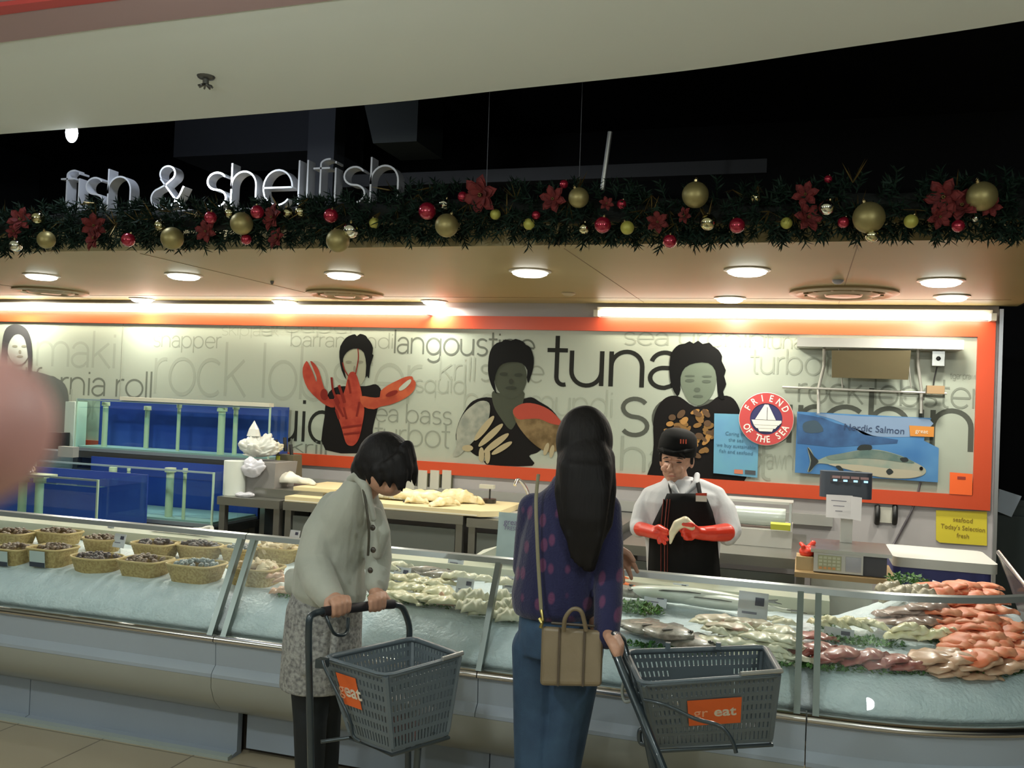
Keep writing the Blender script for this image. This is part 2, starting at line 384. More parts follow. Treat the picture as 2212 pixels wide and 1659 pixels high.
vl = bpy.data.lights.new('void_fill', 'POINT'); vl.energy = 15; vl.color = (.75, .85, 1); vl.shadow_soft_size = .05  # added unseen light that brightens the duct and column
vo_ = bpy.data.objects.new('void_fill', vl); COL.objects.link(vo_); vo_.location = bp + Vector((0, .12, .25))
# sprinkler on the cream ceiling
p = PZ(445, 165, 2.8)
t = thing('sprinkler', p, 'small dark sprinkler head on the cream ceiling', 'sprinkler')
dk = mat('tarnished metal', (.12, .12, .11), .4, .8)
MB().lathe([(.001, 0), (.035, 0), (.03, -.008), (.012, -.012), (.012, -.03)], p, 16).build('escutcheon', dk, t, True)
s_ = MB()
for k in range(8):
    a_ = k * PI / 4; s_.tube([p + Vector((0, 0, -.03)), p + Vector((.028 * math.cos(a_), .028 * math.sin(a_), -.04))], .004, 6)
s_.build('deflector', dk, t, True)
# ------------------------------------------------------------------ downlights
lens = mat('lit lamp glass', (1, 1, 1), .4, emit=(1, .99, .9), es=9)
ringm = mat('grey lamp ring', (.55, .52, .45), .35, .3)
rowF = [(90, 594), (397, 593), (743, 591), (1145, 585), (1614, 582), (2033, 605)]
rowB = [(307, 645), (614, 650), (938, 650), (1577, 643), (2056, 639)]
def downlight(p, lab, grp, r=.100):
    t = thing('downlight', p, lab, 'ceiling light', grp)
    MB().lathe([(r + .016, 0), (r + .016, -.006), (r, -.010), (r, 0)], p - Vector((0, 0, .0005)), 28).build('ring', ringm, t, True)
    MB().lathe([(.001, -.032), (r * .7, -.030), (r * .93, -.020), (r - .001, -.002), (.001, -.001)], p, 28).build('lens', lens, t)  # dome bulges down to put the lamp's glow into its shape
    area('downlight_beam', p - Vector((0, 0, .036)), r * 1.5, 13.0, (1, .97, .84))
for i, q in enumerate(rowF): downlight(PZ(*q, ZC), 'round glowing downlight, %s from the left in the front row of the tan ceiling' % nth(i), 'downlights of the front row')
for i, q in enumerate(rowB): downlight(PZ(*q, ZC), 'round glowing downlight, %s from the left in the back row near the wall' % nth(i), 'downlights of the back row', .085)
area('downlight_beam', (-6.2, 4.9, ZC - .01), .15, 13, (1, .97, .84)); area('downlight_beam', (-6.4, 6.2, ZC - .01), .15, 13, (1, .97, .84))
def diffuser(px, py, r, lab):
    p = PZ(px, py, ZC); t = thing('air_diffuser', p, lab, 'air vent', 'round air diffusers')
    m_ = mat('tan diffuser metal', (.42, .32, .19), .4, .2)
    MB().lathe([(r, 0), (r + .005, -.012), (r - .03, -.022), (r - .075, -.006), (r - .08, 0)], p, 40).build('outer_ring', m_, t, True)
    MB().lathe([(r - .10, -.004), (r - .10, -.018), (r - .14, -.028), (r - .17, -.006)], p, 40).build('inner_ring', m_, t, True)
    MB().lathe([(r - .09, -.001), (.001, -.001)], p, 40).build('throat', mat('dark throat', (.10, .07, .04), .7), t)
    MB().lathe([(.001, -.03), (r - .2, -.026), (r - .19, -.01)], p, 40).build('core', m_, t, True)
    for k in range(12):
        a_ = k * PI / 6 + .2; MB().box(p + Vector((math.cos(a_) * (r - .09), math.sin(a_) * (r - .09), -.012)), (.03, .012, .014), rotm(0, 0, a_)).build('spoke', m_, t)
diffuser(110, 628, .27, 'round tan air diffuser in the ceiling at far left')
diffuser(745, 634, .27, 'round tan air diffuser left of the middle of the ceiling')
diffuser(1822, 631, .30, 'round tan air diffuser at the right end of the ceiling')
for (x, y, r, lab, nm, cat, m_) in [(588, 607, .012, 'tiny dark nozzle in the tan ceiling, between two downlights', 'nozzle', 'nozzle', dk),
        (1228, 632, .045, 'flat beige smoke detector in the middle of the tan ceiling', 'smoke_detector', 'smoke detector', mat('beige plastic', (.45, .37, .24), .5)),
        (1810, 605, .03, 'small grey sprinkler rose above the right air diffuser', 'sprinkler', 'sprinkler', mat('grey rose', (.3, .3, .34), .4))]:
    p = PZ(x, y, ZC); MB().lathe([(r, 0), (r, -.008), (r * .6, -.02), (.001, -.024)], p, 20).build(nm, m_, None, True, label=lab, cat=cat)
# strip lights over the mural
tube_m = mat('lit fluorescent tube', (1, 1, 1), .4, emit=(1, .93, .80), es=9)
fit = mat('white light fitting', (.7, .66, .55), .5)
for (x0, x1, lab) in [(-8.3, -2.66, 'long lit fluorescent strip over the mural, left of the gap'), (-1.40, 1.09, 'lit fluorescent strip over the mural, right of the gap')]:
    t = thing('strip_light', ((x0 + x1) / 2, WY - .07, 2.21), lab, 'strip light')
    MB().mm((x0, WY - .06, 2.232), (x1, WY - .002, 2.27)).build('fitting', fit, t)
    MB().cyl((x0 + .02, WY - .09, 2.222), (x1 - .02, WY - .09, 2.222), .016, n=12).build('tube', tube_m, t, True)
    e_ = MB()
    for x in (x0, x1): e_.mm((x - .015, WY - .11, 2.20), (x + .015, WY - .003, 2.245))
    e_.build('end_cap', fit, t)
    area('strip_glow', ((x0 + x1) / 2, WY - .115, 2.205), x1 - x0 - .1, 3.1 * (x1 - x0), (1, .90, .68), (.45, 0, 0), .03)
# ------------------------------------------------------------------ mural
MY = WY - .012
MU = thing('wall_mural', (-3.8, MY, 1.03), 'long cream mural with grey fish names, people holding seafood and a red orange frame', 'mural')
panelm = mat('cream mural sheet', (.34, .375, .31), .4)
MB().mm((-8.4, MY, 1.10), (1.02, WY - .0005, 2.13)).build('panel', panelm, MU)
redm = mat('red orange frame', (.52, .062, .018), .35)
MB().mm((-8.4, MY - .022, 2.105), (1.115, MY, 2.20)).build('frame_bar', redm, MU)
MB().mm((-8.4, MY - .022, 1.03), (1.115, MY, 1.118)).build('frame_bar', redm, MU)
MB().mm((1.015, MY - .022, 1.118), (1.115, MY, 2.105)).build('frame_bar', redm, MU)
MB().mm((-5.44, MY - .003, 1.118), (-5.432, MY, 2.105)).build('panel_joint', mat('joint grey', (.25, .27, .22), .6), MU)
def shade(k, base=(.34, .375, .31)):
    c = tuple(base[i] * (1 - k) + (.012, .012, .011)[i] * k for i in range(3)); return mat('print grey %.2f' % k, c, .5)
LAY = [0]
def word(tx, x0, x1, yb, xh, k, hw=.055, lay=1):
    a = P(x0, yb, MY); b = P(x1, yb, MY); z1 = P(x0, yb - xh, MY).z - a.z
    st, W_ = text_strokes(tx); s = (b.x - a.x) / (W_ - .15)
    mb = MB()
    for ch, x, ss in st + [(' ', 0, [])]:
        for pl in ss:
            LAY[0] += 1; y = MY - .0003 - 8e-6 * LAY[0]; ribbon(mb, pl, hw, lambda v: (a.x + v.x * s, y, a.z + v.y * z1))
        if ch == ' ' and mb.v:   # keep the lettering inside the sheet
            mb.v = [(min(q[0], 1.012), q[1], min(max(q[2], 1.121), 2.103)) for q in mb.v]
            mb.build('printed_word', shade(k), MU); mb = MB()
for args in [('maki', 76, 247, 790, 52, .14), ('california roll', -14, 326, 845, 36, .62), ('dory', 118, 245, 902, 42, .16), ('snapper', 330, 476, 749, 24, .30),
    ('rock lobster', 330, 905, 849, 76, .13, .05), ('squid', 482, 722, 944, 64, .97, .06), ('barramundi', 627, 848, 748, 22, .28), ('skipjack', 478, 600, 724, 18, .10),
    ('langoustine', 849, 1152, 763, 34, .66, .06), ('krill', 948, 1024, 820, 34, .10), ('skate', 1036, 1172, 822, 34, .26), ('tuna', 1180, 1466, 830, 74, .98, .062),
    ('squid', 896, 1004, 846, 26, .14), ('barramundi', 1000, 1322, 888, 38, .12), ('sea bass', 788, 974, 909, 27, .42), ('turbot', 808, 968, 959, 34, .34),
    ('sea urchin', 1336, 2100, 938, 78, .80, .06), ('halibut', 1338, 1660, 1016, 50, .22), ('sea urchin', 1346, 1652, 744, 26, .26), ('tuna', 1652, 1732, 752, 24, .22),
    ('turbot', 1620, 1792, 806, 36, .22), ('rock lobster', 1722, 2118, 868, 40, .42), ('krill', 626, 704, 977, 20, .55), ('tiger prawn', 2052, 2112, 818, 9, .5), ('prawn', 1626, 1712, 1010, 30, .16),
    ('grouper', 560, 770, 716, 16, .10)]: word(*args)
def flat(name, pts, m_, lay, parent, sm=3):
    pts = [(x, y) for x, y in pts]
    pp = smooth_poly(pts, sm) if sm else [Vector(q) for q in pts]
    y = MY - .004 - .0012 * lay
    return MB().poly([P(q[0], q[1], y) for q in pp]).build(name, m_, parent)
def oval(cx, cy, rx, ry, rot=0, n=20):
    c, s = math.cos(rot), math.sin(rot)
    return [(cx + rx * math.cos(2 * PI * k / n) * c - ry * math.sin(2 * PI * k / n) * s, cy + rx * math.cos(2 * PI * k / n) * s + ry * math.sin(2 * PI * k / n) * c) for k in range(n)]
def many(name, polys, m_, lay, parent):
    mb = MB(); 
    for i, pl in enumerate(polys):
        y = MY - .004 - .0012 * lay - .0001 * i
        mb.poly([P(q[0], q[1], y) for q in pl])
    return mb.build(name, m_, parent)
pb = mat('print black', (.007, .007, .007), .5); pd = mat('print dark shirt', (.010, .009, .009), .5)
pf1 = mat('print pale face', (.28, .29, .22), .5); pf2 = mat('print dim face', (.055, .062, .045), .5); pf3 = mat('print mid face', (.12, .145, .11), .5)
shd = mat('print face shadow', (.035, .04, .03), .5); shd1 = mat('print face light shadow', (.19, .19, .145), .5); shd3 = mat('print face mid shadow', (.075, .09, .07), .5)
lob = mat('print lobster red', (.27, .036, .024), .5, noise_=(9, (.36, .06, .035), 4, .4, .62)); lobd = mat('print lobster dark', (.17, .02, .015), .5); lobl = mat('print lobster orange', (.31, .055, .03), .5, noise_=(9, (.40, .09, .04), 4, .4, .62))
# man with the lobster
f1 = flat('printed_figure', [(703, 972), (701, 900), (707, 855), (722, 838), (745, 834), (790, 834), (812, 830), (824, 845), (819, 870), (812, 898), (805, 930), (808, 955), (814, 976)], pd, 0, MU)
f1['label'] = 'printed person holding up a red lobster'
flat('face', [(741, 775), (748, 757), (765, 750), (785, 755), (793, 775), (792, 805), (782, 828), (765, 840), (752, 828), (743, 805)], pf1, 1, f1)
many('face_shadow', [oval(753, 782, 7, 3), oval(778, 782, 7, 3), oval(765, 815, 7, 2.5), oval(766, 798, 3, 8)], shd1, 2, f1)
flat('hair', [(733, 772), (735, 748), (747, 730), (758, 724), (767, 722), (771, 726), (778, 721), (790, 725), (794, 731), (800, 738), (806, 752), (804, 765), (807, 768), (800, 790), (797, 817), (793, 812), (789, 816), (791, 790), (786, 762), (772, 753), (756, 756), (744, 768), (741, 785), (748, 820), (738, 800)], pb, 3, f1, 2)
flat('lobster_body', [(752, 812), (760, 803), (769, 808), (779, 838), (783, 862), (787, 885), (783, 915), (776, 945), (767, 960), (757, 963), (747, 956), (738, 925), (728, 895), (721, 868), (726, 852), (742, 850)], lob, 4, f1)
flat('claw', [(705, 876), (686, 862), (665, 840), (655, 815), (654, 795), (660, 782), (665, 782), (676, 805), (683, 825), (684, 815), (676, 795), (670, 780), (678, 784), (689, 800), (696, 825), (702, 842), (712, 862), (722, 862), (722, 880)], lob, 5, f1, 2)
flat('claw', [(778, 856), (800, 858), (820, 858), (822, 845), (838, 832), (858, 822), (876, 814), (890, 813), (893, 820), (898, 826), (896, 840), (884, 854), (864, 866), (840, 875), (822, 878), (808, 884), (784, 878)], lobl, 5, f1, 2)
flat('claw_notch', [(862, 838), (880, 822), (888, 820), (886, 828), (874, 840), (864, 844)], panelm, 6, f1, 2)
mb = MB()
for pl, w_ in [([(740, 783), (744, 798), (752, 812)], 1.2), ([(773, 753), (774, 775), (768, 808)], 1.2), ([(716, 815), (720, 845), (732, 872)], 2.4), ([(732, 832), (738, 850), (744, 870)], 3), ([(722, 862), (732, 882), (742, 900)], 2.2), ([(725, 885), (732, 905)], 2), ([(742, 880), (748, 905)], 2), ([(776, 868), (770, 900)], 2), ([(752, 820), (757, 850)], 2)]:
    ribbon(mb, smooth_poly(pl, 5, False), w_, lambda v: P(v.x, v.y, MY - .0135))
mb.build('leg_pattern', lobd, f1)
many('band_pattern', [[(738, 922), (782, 916), (780, 920), (739, 926)], [(742, 936), (778, 932), (777, 936), (743, 940)], oval(700, 852, 8, 12), oval(846, 850, 14, 5, -.4)], lobd, 9, f1)
# person with two fish
f2 = flat('printed_figure', [(1050, 1003), (1056, 985), (1030, 985), (1005, 965), (985, 950), (990, 915), (1005, 885), (1022, 866), (1050, 858), (1080, 862), (1125, 862), (1148, 858), (1166, 868), (1192, 885), (1212, 915), (1214, 950), (1200, 975), (1180, 965), (1160, 978), (1143, 985), (1150, 1006)], pd, 0, MU)
f2['label'] = 'printed person holding a silver fish and a red fish'
flat('neck', [(1065, 845), (1085, 850), (1130, 845), (1130, 868), (1122, 895), (1108, 925), (1098, 925), (1085, 908), (1070, 885), (1063, 862)], pf2, 1, f2)
flat('face', oval(1103, 815, 35, 46), pf2, 2, f2, 0)
many('face_shadow', [oval(1088, 808, 9, 4), oval(1120, 810, 9, 4), oval(1104, 838, 12, 4), oval(1104, 824, 5, 6)], shd, 3, f2)
flat('hair', [(1054, 800), (1056, 770), (1062, 752), (1073, 741), (1084, 738), (1092, 733), (1104, 736), (1114, 732), (1130, 738), (1136, 745), (1145, 750), (1153, 772), (1152, 795), (1146, 815), (1141, 828), (1138, 815), (1139, 800), (1128, 785), (1108, 782), (1086, 786), (1074, 800), (1068, 825), (1073, 851), (1064, 838), (1058, 822)], pb, 4, f2, 2)
flat('silver_fish', [(1020, 876), (1038, 866), (1056, 870), (1058, 892), (1050, 918), (1030, 945), (1006, 970), (990, 985), (978, 984), (986, 962), (986, 935), (992, 912), (1003, 892)], mat('print silver fish', (.20, .22, .19), .5, noise_=(12, (.30, .31, .26), 4, .4, .62)), 5, f2)
flat('red_fish', [(1108, 886), (1128, 872), (1155, 872), (1185, 884), (1208, 905), (1218, 930), (1214, 960), (1200, 975), (1178, 975), (1152, 958), (1130, 935), (1115, 912)], mat('print brown fish', (.11, .075, .035), .5, noise_=(12, (.20, .14, .07), 4, .4, .62)), 5, f2)
flat('red_fish_back', [(1108, 886), (1128, 872), (1155, 872), (1185, 884), (1208, 905), (1214, 918), (1190, 915), (1165, 905), (1140, 905), (1118, 905)], mat('print red fish', (.34, .06, .04), .5), 6, f2)
many('finger_pattern', [oval(1046, 925, 34, 7, -.9), oval(1060, 940, 36, 7, -.75), oval(1072, 957, 34, 7, -.65), oval(1084, 968, 26, 6, -.55), oval(1040, 982, 6, 16), oval(1053, 984, 6, 18), oval(1180, 970, 5, 14, .3), oval(1192, 975, 5, 14, .2), oval(1010, 968, 12, 7)], mat('print hand cream', (.34, .29, .18), .5), 7, f2)
# person with the clams
f3 = flat('printed_figure', [(1409, 1050), (1408, 1000), (1412, 960), (1411, 915), (1418, 885), (1432, 864), (1450, 855), (1470, 858), (1500, 878), (1530, 872), (1552, 856), (1578, 857), (1594, 875), (1602, 905), (1604, 960), (1602, 1048)], pd, 0, MU)
f3['label'] = 'printed person with head bowed over a handful of clams'
flat('face', [(1468, 815), (1474, 790), (1490, 778), (1520, 776), (1542, 790), (1548, 820), (1540, 850), (1525, 868), (1508, 876), (1490, 868), (1476, 845)], pf3, 1, f3)
many('face_shadow', [oval(1490, 822, 10, 3.5), oval(1526, 824, 10, 3.5), oval(1506, 842, 7, 5), oval(1508, 856, 11, 3), oval(1490, 812, 11, 2), oval(1527, 813, 11, 2)], shd3, 2, f3)
flat('hair', [(1446, 800), (1448, 770), (1455, 755), (1466, 745), (1480, 742), (1490, 737), (1498, 742), (1508, 736), (1518, 743), (1532, 740), (1540, 748), (1552, 756), (1560, 770), (1559, 780), (1568, 800), (1564, 812), (1569, 830), (1562, 845), (1565, 862), (1552, 858), (1549, 830), (1545, 800), (1530, 784), (1502, 784), (1480, 794), (1470, 815), (1470, 842), (1463, 856), (1450, 832)], pb, 3, f3, 2)
random.seed(3); cl = [[], [], []]
for k in range(60):
    x = random.uniform(1442, 1545); y = random.uniform(888, 990)
    if ((x - 1494) / 54) ** 2 + ((y - 935) / 54) ** 2 < 1: cl[k % 3].append(oval(x, y, random.uniform(7, 12), random.uniform(4, 7), random.uniform(-1, 1), 12))
for i, c in enumerate([(.20, .11, .04), (.34, .18, .06), (.10, .06, .035)]): many('clam_pattern', cl[i], mat('print clam %d' % i, c, .5), 4 + i, f3)
# woman at far left
f4 = flat('printed_figure', [(-60, 935), (-58, 850), (-30, 815), (0, 800), (60, 800), (110, 812), (140, 830), (148, 870), (143, 938)], mat('print grey shirt', (.12, .13, .12), .5), 0, MU)
f4['label'] = 'printed long-haired person at the left end of the mural'
flat('face', oval(40, 752, 24, 36), mat('print light face', (.34, .36, .32), .5), 2, f4, 0)
many('face_shadow', [oval(32, 748, 6, 2.5), oval(52, 748, 6, 2.5), oval(43, 770, 7, 2.5), oval(43, 760, 3, 4)], shd1, 3, f4)
flat('hair', [(2, 800), (4, 750), (10, 715), (24, 702), (44, 702), (60, 715), (68, 745), (68, 790), (60, 815), (60, 770), (54, 735), (44, 722), (30, 724), (18, 745), (16, 780), (14, 810)], mat('print hair grey', (.05, .05, .052), .5), 4, f4, 3)
# ================================================================== ON THE WALL
def wallpoly(pts, y): return [P(a, b, y) for a, b in pts]
poster_blue = mat('poster sea blue', (.035, .13, .32), .35, noise_=(2.2, (.08, .22, .42), 3, .4, .62))
t = thing('poster', P(1870, 1030, MY - .02), 'wide blue fish poster with a silver salmon, right of the round badge', 'poster')
y0 = MY - .030
MB().slab(wallpoly([(1722, 889), (2012, 903), (1998, 935), (1996, 952), (2028, 968), (2026, 1042), (1717, 1021)], y0), (0, .003, 0), 1).build('sheet', poster_blue, t)
def fp(name, pts, m_, lay, parent=t, sm=3, base=y0):
    pp = smooth_poly(pts, sm) if sm else [Vector(q) for q in pts]
    return MB().poly([P(q[0], q[1], base - .0012 * lay) for q in pp]).build(name, m_, parent)
fp('far_hills', [(1723, 893), (1775, 902), (1805, 914), (1850, 926), (1885, 941), (1940, 950), (1938, 958), (1800, 966), (1722, 958)], mat('poster navy', (.016, .055, .15), .5, noise_=(8, (.03, .10, .24), 4, .4, .65)), 1, sm=0)
fp('pale_sky', [(1760, 893), (1850, 899), (2008, 906), (1996, 935), (1990, 942), (1930, 944), (1870, 940), (1838, 922), (1800, 906)], mat('poster pale blue', (.17, .25, .38), .5), 1)
fp('grey_hill', [(1735, 915), (1755, 908), (1768, 912), (1778, 932), (1740, 934)], mat('poster slate', (.03, .06, .09), .5), 2)
fish = fp('salmon_print', [(1764, 993), (1785, 986), (1815, 980), (1860, 972), (1900, 972), (1945, 984), (1975, 998), (1996, 1010), (2000, 1020), (1988, 1029), (1955, 1034), (1900, 1031), (1855, 1020), (1815, 1010), (1790, 1003), (1765, 1002), (1752, 1018), (1744, 1018), (1750, 998), (1744, 968), (1752, 972)], mat('print salmon silver', (.20, .26, .22), .5, noise_=(5, (.30, .30, .24), 3, .4, .6)), 3)
fp('salmon_back', [(1785, 986), (1815, 980), (1860, 973), (1900, 973), (1945, 985), (1975, 999), (1960, 1000), (1900, 992), (1850, 990), (1800, 994)], mat('print salmon back', (.09, .14, .13), .5, noise_=(9, (.16, .20, .17), 4, .4, .65)), 4, fish)
fp('salmon_belly', [(1790, 1002), (1850, 1004), (1920, 1012), (1985, 1018), (1985, 1029), (1955, 1033), (1900, 1030), (1855, 1020), (1815, 1010)], mat('print salmon belly', (.36, .33, .25), .5), 4, fish)
fp('dorsal_fin', [(1852, 972), (1860, 961), (1882, 962), (1880, 973)], mat('print fin', (.03, .035, .035), .5), 4, fish)
for q in ([(1805, 1008), (1818, 1020), (1822, 1016), (1814, 1006)], [(1845, 1018), (1850, 1028), (1868, 1026), (1862, 1019)], [(1914, 1018), (1922, 1012), (1930, 1020), (1920, 1026)], [(1944, 968 + 22), (1958, 988), (1962, 996), (1950, 998)]):
    fp('fin', q, mat('print fin', (.03, .035, .035), .5), 5, fish)
fp('tail', [(1744, 966), (1758, 985), (1768, 996), (1760, 1006), (1746, 1020), (1752, 995)], mat('print fin', (.03, .035, .035), .5), 5, fish)
fp('eye', oval(1990, 1012, 4, 4), mat('print black', (.018,) * 3), 6, fish, 0)
solid_text('Nordic Salmon', .060, mat('poster ink', (.02, .04, .10), .5), 'title', t, onwall(P(1888, 927, y0 - .004), .03), .0004)
fp('logo_patch', [(1964, 919), (2018, 922), (2017, 944), (1966, 942)], mat('orange label', (.52, .20, .03), .5), 5, sm=0)
solid_text('great', .036, mat('label white', (.7, .62, .5), .5), 'logo_text', t, onwall(P(1991, 932, y0 - .008), .03), .0004)
# light blue notice
t = thing('poster', P(1590, 1028, MY - .02), 'light blue text notice beside the round badge, behind the fishmonger', 'poster')
MB().slab(wallpoly([(1543, 893), (1640, 896), (1636, 1032), (1541, 1022)], y0 + .004), (0, .003, 0), 1).build('sheet', mat('poster sky blue', (.12, .32, .42), .35, noise_=(3, (.10, .24, .42), 3, .35, .65)), t)
ink = mat('poster blue ink', (.04, .12, .20), .5)
for k, s_ in enumerate(['Caring for', 'the sea', 'we buy sustainable', 'fish and seafood']):
    solid_text(s_, .034, ink, 'text_line', t, onwall(P(1590, 938 + 13 * k, y0 + .002), .03), .0004)
for q, c in (([(1586, 1014), (1605, 1015), (1605, 1024), (1586, 1023)], (.5, .15, .08)), ([(1609, 1015), (1632, 1017), (1632, 1026), (1609, 1024)], (.05, .06, .07))):
    MB().poly([P(a, b, y0 + .001) for a, b in q]).build('logo_patch', mat('patch %.2f' % c[0], c, .5), t)
# round badge
c = P(1655, 905, MY - .045); rb = .172
t = thing('badge_sign', c - Vector((0, 0, rb)), 'round red and white lifebuoy badge with a white sailing boat', 'sign')
RX = Matrix.Rotation(PI / 2, 3, 'X')
MB().lathe([(rb, 0), (rb, .008), (.103, .008), (.103, 0)], c, 48, RX).build('ring', mat('badge red', (.45, .05, .05), .4), t, 40)
MB().lathe([(rb + .003, -.004), (rb + .003, .006), (rb, .0085)], c, 48, RX).build('rim', mat('badge rim', (.6, .55, .5), .4), t, 40)
MB().lathe([(.104, .004), (.001, .004), (.001, -.002), (.104, -.002)], c, 48, RX).build('disc', mat('badge navy', (.025, .025, .10), .4), t)
wh = mat('badge white', (.68, .66, .60), .5)
boat = MB(); bo = c + Vector((0, -.012, 0))
def bl(pts): boat.slab([bo + Vector((x, 0, z)) for x, z in pts], (0, -.002, 0), 1)
bl([(-.012, .095), (-.070, -.005), (.062, -.005), (.012, .095)]); bl([(-.092, -.008), (.098, -.008), (.098, -.022), (.080, -.040), (-.078, -.040)]); bl([(-.078, -.042), (.075, -.042), (.06, -.062), (-.06, -.062)]); bl([(-.05, -.064), (.048, -.064), (.04, -.082), (-.04, -.082)])
boat.build('sailing_boat', wh, t)
MB().box(bo + Vector((.006, -.003, .035)), (.003, .001, .085)).build('mast', mat('badge navy', (.025, .025, .10)), t)
def ringtext(s, a0, a1, flip):
    for k, ch in enumerate(s):
        if ch == ' ': continue
        a_ = math.radians(a0 + (a1 - a0) * k / (len(s) - 1)); r = .136
        p = c + Vector((r * math.cos(a_), -.0085, r * math.sin(a_)))
        rot = -(a_ - PI / 2) if not flip else -(a_ + PI / 2)
        solid_text(ch, .062, wh, 'letter', t, onwall(p, rot), .0008, font_off=.0012, sx=.8)
ringtext('FRIEND', 150, 30, False); ringtext('OF THE SEA', 205, 335, True)
# orange and yellow notices
t = thing('notice', P(2077, 1070, MY - .03), 'small bright orange notice in the lower right corner of the mural', 'notice')
MB().slab(wallpoly([(2052, 1020), (2101, 1024), (2100, 1070), (2051, 1067)], MY - .026), (0, .002, 0), 1).build('sheet', mat('orange paper', (.80, .12, .02), .5), t)
MB().slab(wallpoly([(2068, 1029), (2086, 1030), (2086, 1036), (2068, 1035)], MY - .0285), (0, .001, 0), 1).build('dark_mark', mat('dark ink', (.25, .03, .02), .5), t)
t = thing('notice', P(2075, 1178, WY - .03), 'bright yellow notice below the red frame, near the wall end', 'notice')
MB().slab(wallpoly([(2022, 1102), (2132, 1105), (2132, 1179), (2030, 1172), (2022, 1166)], WY - .01), (0, .002, 0), 1).build('sheet', mat('yellow paper', (.66, .55, .04), .5), t)
for k, s_ in enumerate(['seafood', 'Today\'s Selection', 'fresh']): solid_text(s_, .040, mat('brown ink', (.22, .14, .02), .5), 'text_line', t, onwall(P(2080, 1124 + 17 * k, WY - .0125), .03), .0004, sx=.9)
# steel wall rack and hood
stl = mat('brushed steel', (.50, .50, .47), .28, 1, bump=(60, .05)); stw = mat('satin steel', (.55, .54, .50), .5, .6)
t = thing('wall_rack', P(1890, 850, 6.2), 'steel tube wall rack with two shelves above the salmon poster', 'rack')
def wt(pts, r=.008, n=8): return MB().tube([P(a, b, y) for a, b, y in pts], r, n)
MB().mm(tuple(P(1722, 752, 6.36) - Vector((0, .18, 0))), tuple(P(2072, 742, 6.36) + Vector((0, .015, .008)))).build('shelf', stw, t)
a = P(1690, 836, 6.3); b = P(2045, 850, 6.3)
MB().tube([a, b], .007).tube([a + Vector((0, .07, 0)), b + Vector((0, .07, 0))], .007).build('rail', stw, t, True)
for x, xb in ((1780, 1768), (1983, 1990)):
    wt([(x, 752, 6.25), (x, 790, 6.3), (xb, 840, 6.34), (xb, 893, 6.34)], .010).build('bracket', stw, t, True)
for x in (1812, 1960):
    wt([(x, 752, 6.25), (x + 8, 838, 6.32)], .004).build('stay', stw, t, True)
h = [P(1797, 757, 6.16), P(1968, 757, 6.16), P(1962, 820, 6.22), P(1797, 815, 6.22)]
MB().slab(smooth_poly([tuple(q) for q in h], 1), (0, .05, .0), 1).build('insect_trap', mat('tan metal shade', (.26, .22, .13), .35, .7), None, label='tan metal panel of the insect trap hanging under the wall rack', cat='insect trap')
p = P(2026, 775, 6.3)
t = thing('switch_box', p - Vector((0, 0, .05)), 'small metal switch box hanging right of the wall rack', 'switch')
MB().box(p, (.07, .05, .09)).build('box', stl, t); MB().ell(p + Vector((0, -.028, -.0)), (.014, .008, .014)).build('button', mat('black plastic', (.015, .015, .015), .4), t)
wt([(2024, 792, 6.32), (2018, 818, 6.33), (2016, 838, 6.33)], .004).build('cable', mat('black plastic', (.015,) * 3), t, True)
p = P(2020, 842, 6.27); MB().box(p, (.10, .06, .05)).build('bracket_block', mat('brown box', (.28, .18, .09), .5), None, label='small brown block clamped on the lower rail of the wall rack', cat='block')
# sockets with black straps and cable
p = P(1912, 1112, WY - .01)
t = thing('wall_socket', p - Vector((0, 0, .05)), 'cream wall socket between two black straps', 'socket')
MB().box(p, (.085, .016, .10)).build('plate', mat('cream plastic', (.5, .49, .42), .4), t)
for x, s_ in ((1895, -1), (1933, 1)):
    q = P(x, 1112, WY - .02); MB().tube([q + Vector((0, .01, .055)), q + Vector((0, -.02, .02)), q + Vector((0, -.02, -.02)), q + Vector((0, .01, -.055))], .017, 8).build('strap', mat('black plastic', (.015,) * 3), t, True)
blkp = mat('black plastic', (.015,) * 3); grc = mat('grey cable', (.10, .09, .10), .5)
MB().tube(smooth_poly([P(1988, 1042, WY - .02), P(1975, 1090, WY - .02), P(1950, 1140, WY - .02), P(1928, 1180, WY - .04), P(1905, 1220, 6.2)], 6, False), .007).build('cable', grc, None, True, label='grey cable hanging from the poster down the wall to the scale', cat='cable')
for i, x in enumerate((888, 914, 940, 966)):
    p = P(x, 1036, WY - .02); tt = thing('utensil_holder', p - Vector((0, 0, .06)), 'cream wall holder under the red frame, %s from the left of four' % nth(i), 'holder', 'cream wall holders')
    MB().bbox(p, (.075, .04, .14), .012).build('body', mat('cream plastic', (.5, .49, .42), .4), tt, True)
    MB().mm((p.x + .038, p.y - .012, p.z - .09), (p.x + .046, p.y - .004, p.z + .075)).build('clip', mat('dark olive metal', (.10, .10, .06), .4, .5), tt)
# ================================================================== BEYOND THE WALL END
k = mat('dark teal cabinet', (.03, .05, .055), .5)
t = thing('cabinet', (1.75, 7.2, 0), 'dark teal cabinet in the dim room beyond the wall end', 'cabinet')
MB().mm((1.22, 7.0, 0), (2.4, 7.6, 1.02)).build('body', k, t); MB().mm((1.20, 6.98, 1.02), (2.42, 7.62, 1.06)).build('top', k, t)
MB().mm((1.24, 6.985, .1), (1.8, 7.0, .95)).build('door', k, t)
MB().slab(wallpoly([(2158, 1056), (2207, 1072), (2185, 1117), (2155, 1105)], 6.93), (0, .004, 0), 1).build('paper_sheet', mat('pale blue paper', (.60, .72, .90), .5), None, label='tilted pale blue sheet on the dark cabinet at the right edge', cat='paper')
